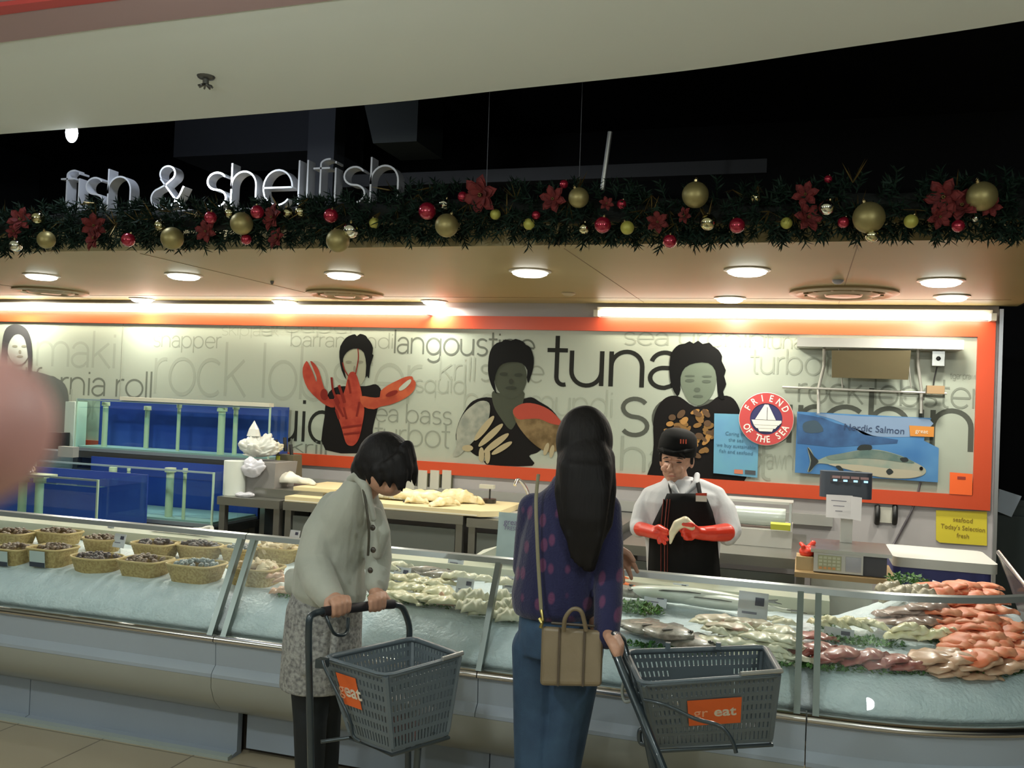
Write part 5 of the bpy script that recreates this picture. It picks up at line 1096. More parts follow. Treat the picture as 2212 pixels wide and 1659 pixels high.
# ================================================================== SCALE ON ITS PLINTH
z0 = .80
a = P(1752, 1245, 4.95); b = P(1885, 1300, 4.95)
MB().mm((a.x, 4.86, 0), (b.x - .01, 5.3, z0 - .025)).build('steel_plinth', stl, None, label='brushed steel plinth under the weighing scale', cat='plinth')
MB().mm((a.x - .08, 4.84, z0 - .024), (b.x + .10, 5.32, z0)).build('scale_board', mat('worn wood top', (.36, .24, .11), .5), None, label='worn wooden top between the plinth and the scale', cat='board')
t = thing('weighing_scale', ((a.x + b.x) / 2, 5.05, z0), 'steel weighing scale with keypad and raised dark display', 'scale')
xa_ = P(1758, 1200, 4.9).x; xb_ = P(1868, 1240, 4.9).x
MB().mm((xa_, 4.90, z0 + .001), (xb_ + .1, 5.25, z0 + .10)).build('body', mat('dark scale body', (.07, .07, .08), .4, .4), t)
MB().mm((xa_ - .015, 4.87, z0 + .101), (xb_ + .12, 5.28, z0 + .118)).build('pan', stl, t)
MB().mm((xa_, 4.878, z0 + .006), (xb_ - .01, 4.899, z0 + .10)).build('front_panel', stw, t)
MB().mm((xa_ + .02, 4.873, z0 + .018), (xa_ + .13, 4.877, z0 + .09)).build('keypad', mat('keypad cream', (.42, .42, .26), .4), t)
ky = MB()
for i in range(5):
    for j in range(4):
        MB().mm((xa_ + .025 + i * .021, 4.870, z0 + .022 + j * .017), (xa_ + .040 + i * .021, 4.8728, z0 + .033 + j * .017)).build('key', mat('orange key', (.60, .30, .12), .4) if j < 1 and i < 4 else mat('pale key', (.52, .54, .38), .4), t)
MB().mm((xa_ + .15, 4.873, z0 + .018), (xb_ - .02, 4.877, z0 + .09)).build('label_sheet', mat('glossy label', (.35, .35, .38), .15, coat=1), t)
px_ = P(1828, 1150, 5.2).x; MB().mm((px_ - .03, 5.19, z0 + .119), (px_ + .03, 5.22, 1.15)).build('display_pole', stw, t)
a = P(1770, 1070, 5.15); b = P(1885, 1025, 5.15)
MB().bbox(((a.x + b.x) / 2, 5.18, (a.z + b.z) / 2), (b.x - a.x + .0, .10, b.z - a.z + .01), .03).build('display_head', mat('slate grey plastic', (.055, .065, .085), .35), t, 40)
MB().mm((a.x + .05, 5.126, b.z - .048), (b.x - .06, 5.131, b.z - .012)).build('display_screen', mat('display window', (.08, .07, .08), .1, coat=1), t)
for i in range(4): MB().mm((a.x + .06 + i * .046, 5.122, b.z - .028), (a.x + .10 + i * .046, 5.125, b.z - .016)).build('display_label', mat('pinkish label', (.35, .22, .22), .4), t)
for i in range(4): MB().mm((a.x + .065 + i * .05, 5.122, b.z - .044), (a.x + .085 + i * .05, 5.125, b.z - .034)).build('lit_digit', mat('lit digits', (.3, .5, .6), .4, emit=(.4, .75, 1), es=1.2), t)
for i, (x0, y0_, x1, y1_, nm) in enumerate([(1785, 1068, 1842, 1122, 'white handwritten note taped under the scale display, left one'), (1838, 1072, 1862, 1126, 'small curled note taped under the scale display, right one')]):
    MB().slab([P(x0, y0_, 5.12 - .006 * i), P(x1, y0_ + 3, 5.12 - .006 * i), P(x1 - 2, y1_, 5.10 - .006 * i), P(x0 - 1, y1_ - 5, 5.10 - .006 * i)], (0, .0015, 0), 1).build('note', mat('note paper', (.62, .60, .60), .6), None, label=nm, cat='note')
for k in range(3): q = P(1812, 1082 + 11 * k, 5.09); MB().box(q, (.075 - .02 * k, .001, .004)).build('handwriting', mat('biro', (.2, .2, .25), .5), bpy.data.objects['note'])
# glove lying beside the scale
p = P(1743, 1192, 4.98)
g_ = MB().ell(p, (.04, .045, .03)).cap(p + Vector((.0, .02, .01)), p + Vector((.03, .02, .045)), .014).cap(p, p + Vector((.035, -.03, .02)), .012).cap(p, p + Vector((-.02, -.03, .03)), .012).cap(p + Vector((0, 0, .01)), p + Vector((-.03, .03, .035)), .011)
redg = mat('red rubber glove', (.72, .045, .02), .35, coat=.2, bump=(40, .1)); 
blob(g_, 'rubber_glove', redg, None, .005, 2, label='crumpled red rubber glove lying left of the scale', cat='glove')
p.z -= .03
MB().mm((p.x - .05, 4.92, z0 + .001), (p.x + .045, 5.05, z0 + .066)).build('wooden_block', mat('light wood block', (.44, .32, .16), .5), None, label='light wooden block under the red glove', cat='block')
# white foam box on a violet blue base at right
a = P(1925, 1290, 5.3); b = P(2152, 1290, 5.3); zt = P(2030, 1207, 5.35).z
MB().bbox(((a.x + b.x) / 2, 5.5, zt - .02), (b.x - a.x, .5, .05), .04).build('foam_box', mat('white foam', (.58, .58, .54), .6), None, 40, label='long white foam box on the violet blue base, under the yellow notice', cat='box')
MB().bbox(((a.x + b.x) / 2 - .01, 5.5, (zt - .046) / 2), (b.x - a.x - .03, .46, zt - .047), .04).build('blue_base', mat('violet blue base', (.055, .06, .22), .45), None, 40, label='violet blue base behind the salmon at the right end', cat='base')
# ================================================================== PEOPLE
def m_px(n, Y, x=1106, y=1000):
    p = P(x, y, Y); return n * (ROT.transposed() @ (p - CAM)).z * -1 / FPX
skin = mat('warm skin', (.50, .27, .18), .5, noise_=(60, (.56, .31, .21), 3, .35, .65), sub=.08)
hairm = mat('black hair', (.006, .005, .005), .62, noise_=(3, (.010, .008, .007), 5, .4, .7), spec=.25)
def add_bump_stretch(m, sx, sy, sz, scale, strength, dist=.004):
    nt = m.node_tree; tc = nt.nodes.new('ShaderNodeTexCoord'); mp = nt.nodes.new('ShaderNodeMapping'); mp.inputs['Scale'].default_value = (sx, sy, sz)
    n = nt.nodes.new('ShaderNodeTexNoise'); n.inputs['Scale'].default_value = scale; n.inputs['Detail'].default_value = 5
    b = nt.nodes.new('ShaderNodeBump'); b.inputs['Strength'].default_value = strength; b.inputs['Distance'].default_value = dist
    nt.links.new(tc.outputs['Object'], mp.inputs['Vector']); nt.links.new(mp.outputs['Vector'], n.inputs['Vector']); nt.links.new(n.outputs['Fac'], b.inputs['Height'])
    nt.links.new(b.outputs['Normal'], nt.nodes['Principled BSDF'].inputs['Normal'])
add_bump_stretch(hairm, 1, 1, .08, 90, .7)
def hand_on_bar(mb, wrist, knuck, bar_dir, grip_r, side=1, s=1.0, down=Vector((0, 0, -1))):
    """palm from the wrist to the knuckles, four fingers curling over a bar, thumb under it"""
    wrist = Vector(wrist); knuck = Vector(knuck); bd = Vector(bar_dir).normalized(); fwd = (knuck - wrist).normalized()
    for i in range(4):
        base = knuck + bd * side * (i - 1.5) * .0195 * s + Vector((0, 0, [.0, .003, .002, -.003][i])) * s
        mb.cap(wrist + bd * side * (i - 1.5) * .011 * s, base, .0155 * s, .0115 * s)
        L = [.94, 1.06, 1.0, .82][i] * s
        j1 = base + (fwd * .8 + down * .45).normalized() * .030 * L
        j2 = j1 + (down * 1.0 + fwd * -.05).normalized() * .026 * L
        j3 = j2 + (down * .35 - fwd * .95).normalized() * .020 * L
        mb.chain([base, j1, j2, j3], [.0108 * s, .0098 * s, .009 * s, .008 * s])
    tb = wrist.lerp(knuck, .35) - bd * side * .030 * s
    t1 = tb + (fwd * .75 - bd * side * .35 + down * .4).normalized() * .034 * s
    t2 = t1 + (fwd * .8 + down * .7 + bd * side * .1).normalized() * .028 * s
    mb.chain([wrist, tb, t1, t2], [.017 * s, .0155 * s, .0125 * s, .0105 * s])
# ------------------------------------------------------------------ shopper on the right, seen from behind
Y2 = 2.80; q = lambda x, y, Y=Y2: P(x, y, Y)
LAB2 = 'person seen from behind in a dotted navy fleece and jeans holding the right basket trolley'
def ringpx(x, y, hw, dep, Y=Y2, rz=0.0): return (q(x, y, Y), m_px(hw, Y), dep, rz)
body = MB(); hd = q(1264, 962)
body.ell(hd, (.074, .088, .108), n=20, m=14).cap(hd - Vector((0, 0, .06)), q(1240, 1062), .048, .055)
body.loft([ringpx(1205, 1345, 66, .085), ringpx(1205, 1260, 62, .085), ringpx(1218, 1150, 62, .085), ringpx(1235, 1085, 62, .075), ringpx(1240, 1062, 40, .06)])
rsh, rel, rwr = q(1306, 1100), q(1314, 1240, 2.78), q(1308, 1362, 2.66)
body.chain([rsh, rel, rwr], [.034, .030, .026])
lsh, lel, lwr = q(1150, 1096), q(1138, 1225, 2.84), P(1318, 1183, 3.14)
body.chain([lsh, lel, lwr], [.034, .030, .026])
hipL, hipR = q(1168, 1350), q(1250, 1350)
kneeL, kneeR = Vector((hipL.x + .005, 2.79, .47)), Vector((hipR.x - .045, 2.80, .47)); anL, anR = Vector((kneeL.x - .01, 2.83, .08)), Vector((kneeR.x + .0, 2.84, .08))
body.chain([hipL, kneeL, anL], [.060, .045, .036]); body.chain([hipR, kneeR, anR], [.060, .045, .036])
for a_ in (anL, anR): body.cap(a_ + Vector((0, .0, -.03)), a_ + Vector((.0, .14, -.045)), .034, .03)
kn = q(1331, 1380, 2.62)
hand_on_bar(body, rwr + Vector((.01, -.01, -.005)), kn, (.0, 1, 0), .012, 1, .95)
# left hand: pointing over the counter, fingers spread downwards
w_ = lwr; bdir = Vector((.55, .2, -.78)).normalized()
for i in range(4):
    o_ = Vector((.35, 0, .30)) * (i - 1.5) * .04; b0 = w_ + bdir * .055 + o_; fd = (bdir + Vector((.25, 0, .16)) * (i - 1.5) * .8).normalized()
    body.cap(w_, b0, .017, .011); L = [.85, 1, 1.05, .95][i]
    body.chain([b0, b0 + fd * .028 * L, b0 + (fd + Vector((0, 0, -.3))).normalized() * .052 * L, b0 + (fd + Vector((0, 0, -.45))).normalized() * .070 * L], [.0105, .0095, .0085, .0075])
body.chain([w_, w_ + Vector((.035, -.01, .0)), w_ + Vector((.066, -.015, -.012)), w_ + Vector((.085, -.015, -.035))], [.016, .014, .011, .009])
pr_ = blob(body, 'person', skin, None, .0045, 3, label=LAB2, cat='person')
# fleece with dots
fl = mat('navy dotted fleece', (.020, .020, .095), .85, sheen=.25, bump=(160, .35))
nt = fl.node_tree; bs = nt.nodes['Principled BSDF']; tc = nt.nodes.new('ShaderNodeTexCoord'); mp = nt.nodes.new('ShaderNodeMapping'); mp.inputs['Scale'].default_value = (1.25, .25, .72)
vo = nt.nodes.new('ShaderNodeTexVoronoi'); vo.inputs['Scale'].default_value = 17; vo.inputs['Randomness'].default_value = .55
rp = nt.nodes.new('ShaderNodeValToRGB'); rp.color_ramp.elements[0].position = .21; rp.color_ramp.elements[0].color = (.11, .03, .09, 1); rp.color_ramp.elements[1].position = .29; rp.color_ramp.elements[1].color = (.010, .011, .060, 1)
nt.links.new(tc.outputs['Object'], mp.inputs['Vector']); nt.links.new(mp.outputs['Vector'], vo.inputs['Vector']); nt.links.new(vo.outputs['Distance'], rp.inputs['Fac']); nt.links.new(rp.outputs['Color'], bs.inputs['Base Color'])
jk = MB()
jk.loft([ringpx(1196, 1326, 84, .120), ringpx(1200, 1312, 92, .135), ringpx(1200, 1285, 94, .137), ringpx(1206, 1230, 90, .13), ringpx(1216, 1165, 88, .125), ringpx(1230, 1112, 92, .115), ringpx(1236, 1080, 84, .10), ringpx(1238, 1052, 52, .08), ringpx(1238, 1030, 40, .065)])
jk.chain([q(1306, 1100), q(1312, 1170, 2.79), rel, q(1314, 1310, 2.715), q(1310, 1374, 2.66)], [.052, .049, .046, .043, .038])
jk.chain([q(1154, 1100), q(1146, 1160, 2.82), lel + Vector((0, .0, 0))], [.052, .050, .046]); jk.chain([lel, lel.lerp(lwr, .55), lel.lerp(lwr, .88)], [.046, .042, .036])
blob(jk, 'fleece_jacket', fl, pr_, .006, 5)
jn = mat('blue denim', (.045, .095, .17), .8, noise_=(9, (.025, .055, .11), 5, .35, .65), bump=(300, .2))
jb = MB(); jb.loft([ringpx(1206, 1410, 88, .118), ringpx(1206, 1370, 86, .118), ringpx(1202, 1312, 78, .105)])
jb.chain([q(1163, 1400), q(1162, 1450), kneeL + Vector((-.002, 0, 0)), anL + Vector((0, 0, .02))], [.084, .080, .066, .062]); jb.chain([q(1246, 1400), q(1240, 1450), kneeR, anR + Vector((0, 0, .02))], [.084, .080, .066, .062])
blob(jb, 'jeans', jn, pr_, .006, 4)
sh = MB()
for a_ in (anL, anR): sh.cap(a_ + Vector((0, -.02, -.035)), a_ + Vector((.0, .15, -.045)), .042, .036)
blob(sh, 'shoes', mat('dark shoe', (.03, .03, .03), .5), pr_, .006, 2)
hr = MB(); hr.ell(hd + Vector((0, -.012, .012)), (.088, .100, .112), n=22, m=16).ell(q(1264, 1020, 2.735), (.086, .080, .12), n=22, m=16)
hr.loft([(q(1272, 1235, 2.69), .018, .015, 0), (q(1268, 1180, 2.675), .045, .028, 0), (q(1264, 1120, 2.665), .066, .035, 0), (q(1264, 1060, 2.68), .078, .045, 0), (q(1264, 1000, 2.72), .084, .075, 0), (hd, .082, .085, 0)])
hr.chain([q(1312, 985, 2.77), q(1317, 1060, 2.73), q(1312, 1130, 2.70), q(1302, 1165, 2.68)], [.024, .022, .018, .008]); hr.chain([q(1218, 990, 2.75), q(1212, 1060, 2.70), q(1222, 1130, 2.68), q(1238, 1190, 2.68)], [.022, .022, .02, .008])
for k in range(7): hr.chain([q(1228 + k * 11, 1080, 2.66), q(1226 + k * 11 + 3, 1160, 2.655), q(1232 + k * 9, 1205 + 12 * (k % 3), 2.665)], [.012, .010, .004])
blob(hr, 'hair', hairm, pr_, .006, 12)
# hand bag
brn = mat('taupe leather bag', (.19, .145, .085), .42, noise_=(6, (.23, .175, .105), 4, .35, .65), bump=(14, .25), coat=.15)
BY = 2.60; c0 = P(1236, 1412, BY)
t = thing('handbag', P(1236, 1482, BY + .03), 'taupe leather handbag hanging on the hip of the right shopper', 'handbag')
bb = [P(1166, 1481, BY), P(1300, 1483, BY), P(1298, 1481, BY + .10), P(1170, 1479, BY + .10)]; bt = [P(1170, 1352, BY + .03), P(1304, 1362, BY + .03), P(1302, 1362, BY + .09), P(1172, 1352, BY + .09)]
o_ = MB().hexa(bb, bt).build('body', brn, t); md = o_.modifiers.new('b', 'BEVEL'); md.width = .012; md.segments = 3
for sx_ in (.30, .70):
    l_ = [Vector(bb[0]).lerp(bb[1], sx_), Vector(bt[0]).lerp(bt[1], sx_)]; MB().tube([v + Vector((0, -.003, 0)) for v in l_], .0035, 6).build('seam', mat('dark bag seam', (.09, .065, .04), .5), t)
MB().tube(smooth_poly([P(1218, 1362, BY + .02), P(1221, 1335, BY + .0), P(1237, 1316, BY + .0), P(1256, 1322, BY + .0), P(1266, 1362, BY + .02)], 5, False), .0065, 8).build('handle', brn, t, True)
z_ = [Vector(bt[0]).lerp(bt[1], .12), Vector(bt[0]).lerp(bt[1], .88)]; MB().tube([z_[0] + Vector((0, .028, .004)), z_[1] + Vector((0, .028, .004))], .004, 6).build('zip', mat('dark bag seam', (.09, .065, .04), .5), t)
stm = mat('olive strap', (.22, .20, .12), .55)
MB().tube(smooth_poly([P(1163, 1025, 2.745), P(1158, 1080, 2.69), P(1160, 1160, 2.665), P(1164, 1240, 2.655), P(1169, 1318, 2.64)], 5, False), .0055, 8, flat=.5).build('strap', stm, t, True)
MB().tube([P(1169, 1318, 2.64), P(1173, 1338, 2.63), P(1168, 1356, 2.63)], [.006, .004, .006], 8).tube([P(1165, 1336, 2.63), P(1171, 1346, 2.625)], .005, 6).build('buckle', mat('brass', (.55, .45, .16), .3, 1), t, True)
# ------------------------------------------------------------------ left shopper, bent over her trolley
Y1 = 2.80; LAB1 = 'person with short black hair bending over the left basket trolley in a pale grey coat'
body = MB(); hd = P(830, 1006, 2.80); ax = (P(800, 1055, 2.80) - P(850, 965, 2.80)).normalized()
Rh = rotm(0, -.55, 0)
body.ell(hd + Vector((.0, -.005, -.006)), (.070, .084, .100), Rh, 20, 14).ell(P(842, 1048, 2.76), (.028, .03, .03)).cap(hd + Vector((-.02, .01, -.03)), P(773, 1080, 2.86), .042, .040)
r_ = lambda x, y, hw, dep, Y=2.88, rz=0: (P(x, y, Y), m_px(hw, Y), dep, rz)
body.loft([r_(700, 1330, 52, .08, 2.92), r_(705, 1250, 48, .08, 2.92), r_(730, 1160, 48, .08, 2.90), r_(752, 1100, 46, .07, 2.87), r_(772, 1070, 34, .05, 2.85)])
s1, e1, w1 = P(722, 1100, 2.84), P(676, 1218, 2.78), P(722, 1296, 2.66)
s2, e2, w2 = P(800, 1100, 2.92), P(818, 1205, 2.90), P(812, 1290, 2.82)
body.chain([s1, e1, w1], [.036, .032, .026]); body.chain([s2, e2, w2], [.036, .030, .024])
hL, hR = P(676, 1350, 2.92), P(722, 1350, 2.92)
k1, k2 = Vector((P(676, 1500, 2.88).x, 2.87, .46)), Vector((P(690, 1500, 2.96).x + .02, 2.97, .46)); a1, a2 = Vector((k1.x - .005, 2.90, .08)), Vector((k2.x, 3.0, .08))
body.chain([hL, k1, a1], [.055, .042, .032]); body.chain([hR, k2, a2], [.055, .042, .032])
for a_ in (a1, a2): body.cap(a_ + Vector((0, 0, -.035)), a_ + Vector((.11, -.05, -.045)), .032, .028)
hb1, hb2 = Vector((P(690, 1326, 2.50).x, 2.50, .955)), Vector((P(868, 1306, 2.83).x, 2.83, .965))
bdir = (hb2 - hb1).normalized(); fwd = bdir.cross(Vector((0, 0, 1))).normalized()
if fwd.y > 0: fwd = -fwd
n1 = P(735, 1300, 2.585) + Vector((0, 0, .008)); n2 = P(815, 1292, 2.735) + Vector((0, 0, .008))
hand_on_bar(body, w1, n1, bdir, .012, 1, 1.0, Vector((0, 0, -1))); hand_on_bar(body, w2, n2, bdir, .012, -1, .98, Vector((0, 0, -1)))
pl_ = blob(body, 'person', skin, None, .0045, 3, label=LAB1, cat='person')
wool = mat('pale grey green wool', (.36, .375, .32), .85, noise_=(7, (.42, .43, .37), 4, .35, .65), bump=(50, .25), sheen=.2)
add_bump_stretch(wool, 1, 1, .45, 16, .6, .012)
ck = MB()
ck.loft([r_(716, 1298, 76, .125, 2.90), r_(712, 1275, 84, .14, 2.90), r_(712, 1225, 78, .13, 2.90), r_(728, 1165, 80, .125, 2.90), r_(748, 1112, 74, .115, 2.88), r_(762, 1080, 60, .095, 2.86), r_(774, 1055, 42, .072, 2.84), r_(780, 1036, 34, .058, 2.83)])
ck.chain([P(722, 1096, 2.85), P(690, 1150, 2.81), e1, P(694, 1262, 2.72), P(713, 1290, 2.68)], [.056, .058, .062, .058, .046])
ck.chain([P(796, 1100, 2.92), P(812, 1150, 2.91), e2, P(814, 1262, 2.85)], [.052, .050, .046, .040])
ck.chain([P(812, 1112, 2.84), P(826, 1150, 2.82), P(816, 1195, 2.83)], [.026, .028, .022])     # loose lapel falling forward
ck.chain([P(640, 1262, 2.93), P(632, 1245, 2.95)], [.045, .03])
cj = blob(ck, 'coat', wool, pl_, .006, 5)
cl_ = MB(); cl_.chain([P(772, 1030, 2.765), P(790, 1048, 2.755), P(796, 1085, 2.765), P(806, 1120, 2.775)], [.016, .018, .016, .012]).chain([P(758, 1036, 2.80), P(772, 1026, 2.76)], [.016, .016])
blob(cl_, 'collar', wool, cj, .005, 2)
MB().tube(smooth_poly([P(784, 1052, 2.745), P(792, 1100, 2.74), P(797, 1150, 2.745), P(795, 1200, 2.755)], 5, False), .0042, 6).build('shoulder_strap', mat('dark strap', (.05, .045, .03), .5), pl_, True)
for k, (x, y) in enumerate(((805, 1140), (806, 1188), (800, 1232))): MB().ell(P(x, y, 2.765), (.010, .006, .010), n=12, m=6).build('button', mat('dark button', (.05, .04, .03), .3), cj, True)
tw = mat('grey tweed', (.36, .36, .34), .9, noise_=(75, (.15, .15, .15), 9, .40, .66), bump=(120, .4))
sk = MB(); sk.loft([r_(692, 1478, 90, .15, 2.90), r_(694, 1450, 90, .15, 2.90), r_(697, 1380, 88, .145, 2.90), r_(702, 1310, 86, .135, 2.90), r_(708, 1262, 72, .115, 2.90)])
sk.chain([P(622, 1420, 2.84), P(628, 1330, 2.84)], [.02, .018]).chain([P(660, 1450, 2.76), P(668, 1340, 2.77)], [.018, .012]).chain([P(720, 1450, 2.76), P(724, 1350, 2.77)], [.018, .012])
blob(sk, 'skirt', tw, pl_, .006, 4)
tg_ = MB(); tg_.chain([P(672, 1430, 2.90), k1, a1], [.078, .058, .040]); tg_.chain([P(712, 1430, 2.94), k2, a2], [.078, .058, .040])
blob(tg_, 'leggings', mat('black leggings', (.006, .010, .014), .7), pl_, .006, 3)
sh = MB()
for a_ in (a1, a2): sh.cap(a_ + Vector((-.02, .01, -.035)), a_ + Vector((.12, -.055, -.045)), .040, .034)
blob(sh, 'shoes', mat('dark shoe', (.03, .03, .03)), pl_, .006, 2)
hr = MB(); hr.ell(hd + Vector((.0, .006, .020)), (.090, .100, .096), Rh, 22, 16).ell(P(815, 1000, 2.80), (.085, .088, .072), Rh)
hr.ell(P(792, 1012, 2.82), (.050, .07, .05)).chain([P(778, 1012, 2.80), P(768, 1030, 2.79)], [.030, .010])
for (xa_, ya_, xb_, yb_, Yh) in ((872, 975, 886, 1040, 2.76), (862, 990, 874, 1055, 2.74), (848, 1000, 862, 1058, 2.73), (880, 965, 893, 1020, 2.78), (832, 1010, 842, 1052, 2.72), (814, 1015, 822, 1050, 2.72), (868, 980, 868, 1060, 2.79), (885, 990, 896, 1048, 2.79), (796, 1010, 798, 1045, 2.73)):
    hr.chain([P(xa_, ya_, Yh), P((xa_ + xb_) / 2 + 3, (ya_ + yb_) / 2, Yh), P(xb_, yb_, Yh)], [.022, .017, .005])
blob(hr, 'hair', hairm, pl_, .006, 2)
# ------------------------------------------------------------------ fishmonger
Y3 = 4.66; LAB3 = 'fishmonger in white shirt, black apron, black cap and red rubber gloves behind the counter'
def f(x, y, Y=Y3): return P(x, y, Y)
sf_ = m_px(1, Y3)
body = MB(); hd = f(1461, 995); Rf = rotm(.28, .08, .30)
body.ell(hd + Vector((0, .01, .03)), (.077, .092, .100), Rf, 24, 18).ell(hd + Vector((-.006, -.028, -.045)), (.058, .058, .062), Rf, 20, 14).ell(hd + Vector((-.010, -.050, -.085)), (.030, .028, .024), Rf)
body.cap(hd + Vector((-.013, -.094, -.012)), hd + Vector((-.017, -.106, -.038)), .008, .013).ell(hd + Vector((-.017, -.108, -.040)), (.017, .012, .010))
body.ell(hd + Vector((-.045, -.070, -.038)), (.022, .018, .018)).ell(hd + Vector((.025, -.074, -.038)), (.022, .018, .018))
body.ell(hd + Vector((.078, .002, -.005)), (.010, .018, .030), rotm(0, .1, .3)).ell(hd + Vector((-.076, .022, -.010)), (.010, .018, .028))
body.cap(hd + Vector((-.018, -.088, -.066)), hd + Vector((.002, -.090, -.066)), .0075).cap(hd + Vector((-.016, -.084, -.076)), hd + Vector((.0, -.086, -.076)), .0085)
body.cap(hd + Vector((-.052, -.080, .012)), hd + Vector((-.018, -.092, .014)), .008).cap(hd + Vector((.008, -.090, .014)), hd + Vector((.042, -.074, .010)), .008)
body.cap(hd + Vector((0, .02, -.06)), f(1472, 1070), .050, .056)
fr = lambda x, y, hw, dep, Y=Y3: (f(x, y, Y), hw * sf_, dep, 0)
body.loft([(Vector((f(1470, 1250).x, Y3 + .02, .70)), .15, .10, 0), fr(1472, 1200, 66, .10), fr(1472, 1120, 62, .09), fr(1474, 1085, 58, .08), fr(1475, 1060, 40, .06)])
sA, eA, wA = f(1400, 1068), f(1384, 1142, 4.62), f(1408, 1150, 4.46)
sB, eB, wB = f(1552, 1068), f(1578, 1150, 4.60), f(1520, 1152, 4.45)
body.chain([sA, eA, wA], [.034, .032, .028]); body.chain([sB, eB, wB], [.034, .032, .028])
gx = f(1470, 1250).x
for s_ in (-1, 1): body.chain([Vector((gx + s_ * .08, Y3 + .02, .76)), Vector((gx + s_ * .085, Y3, .44)), Vector((gx + s_ * .085, Y3 + .03, .08))], [.085, .058, .040]); body.cap(Vector((gx + s_ * .085, Y3 + .03, .04)), Vector((gx + s_ * .10, Y3 - .10, .035)), .036, .03)
pf_ = blob(body, 'person', skin, None, .0045, 2, label=LAB3, cat='person')
blk_e = mat('dark eye', (.012, .01, .01), .2); brow = mat('brow hair', (.02, .014, .01), .8)
for dx, dy in ((-.036, -.088), (.025, -.087)):
    MB().ell(hd + Vector((dx, dy, -.003)), (.014, .006, .0035), rotm(0, 0, -.2 if dx < 0 else .3), 12, 8).build('eye', blk_e, pf_, True)
    MB().tube([hd + Vector((dx - .017, dy - .001, .014)), hd + Vector((dx, dy - .007, .019)), hd + Vector((dx + .017, dy - .0, .014))], [.002, .0035, .002], 6).build('eyebrow', brow, pf_, True)
MB().tube([hd + Vector((-.030, -.094, -.072)), hd + Vector((-.009, -.098, -.070)), hd + Vector((.014, -.093, -.072))], [.0015, .0035, .0015], 6).build('lips', mat('lip', (.40, .13, .10), .5), pf_, True)
hr = MB(); hr.ell(hd + Vector((.002, .028, .045)), (.085, .090, .085), Rf, 20, 14).chain([hd + Vector((.074, -.02, .03)), hd + Vector((.078, -.01, -.01))], [.014, .008]).chain([hd + Vector((-.074, -.015, .03)), hd + Vector((-.077, -.0, -.005))], [.012, .007])
hr.chain([hd + Vector((.03, -.085, .045)), hd + Vector((.05, -.08, .02))], [.012, .005])
blob(hr, 'hair', hairm, pf_, .005, 1)
cp = MB(); Rc = rotm(.12, .10, .2)
cp.lathe([(.001, .122), (.045, .120), (.072, .108), (.088, .085), (.095, .05), (.096, .0), (.091, -.005), (.088, .0), (.09, .06), (.001, .07)], hd + Vector((.0, .004, .038)), 32, Rc)
co = cp.build('cap', mat('black cap cloth', (.005, .005, .005), .8, spec=.2), pf_, True)
MB().slab([hd + Vector(v) for v in ((-.092, -.045, .052), (-.05, -.098, .042), (.0, -.112, .040), (.05, -.098, .046), (.09, -.045, .058), (.06, -.07, .062), (0, -.085, .056), (-.06, -.07, .058))], (0, 0, 1), .008).build('peak', mat('black cap cloth', (.010,) * 3), co)
for k in range(3): MB().box(hd + Vector((.030 + .012 * k, -.094 + .005 * k, .10)), (.006, .003, .022), rotm(0, 0, .35)).build('cap_badge', mat('orange red badge', (.6, .09, .04), .5), co)
# shirt
shw = mat('white work shirt', (.56, .56, .58), .7, noise_=(5, (.60, .60, .61), 3, .3, .7)); add_bump_stretch(shw, 1, 1, .5, 11, .7, .012)
st_ = MB(); st_.loft([(Vector((gx, Y3 + .02, .74)), .17, .13, 0), fr(1474, 1200, 74, .125), fr(1474, 1130, 80, .135), fr(1474, 1085, 86, .125), fr(1476, 1062, 78, .10), fr(1474, 1045, 44, .072), fr(1472, 1034, 36, .06)])
st_.chain([f(1406, 1070), f(1392, 1098, 4.64), f(1384, 1135, 4.61), f(1380, 1142, 4.57)], [.047, .054, .056, .045]); st_.chain([f(1474, 1046, 4.66), f(1440, 1056, 4.66), f(1404, 1070)], [.045, .045, .045]); st_.chain([f(1474, 1046, 4.66), f(1512, 1054, 4.66), f(1548, 1070)], [.045, .046, .046]); st_.chain([f(1545, 1070), f(1566, 1102, 4.64), f(1577, 1145, 4.60), f(1572, 1158, 4.56)], [.048, .055, .056, .047])
so_ = blob(st_, 'shirt', shw, pf_, .006, 4)
co_ = MB(); co_.chain([f(1448, 1040, 4.60), f(1455, 1052, 4.555), f(1465, 1066, 4.54)], [.012, .016, .008]).chain([f(1506, 1026, 4.63), f(1503, 1045, 4.575), f(1482, 1066, 4.54)], [.014, .018, .008]).chain([f(1448, 1040, 4.60), f(1450, 1030, 4.66)], [.012, .012])
blob(co_, 'collar', shw, so_, .004, 1)
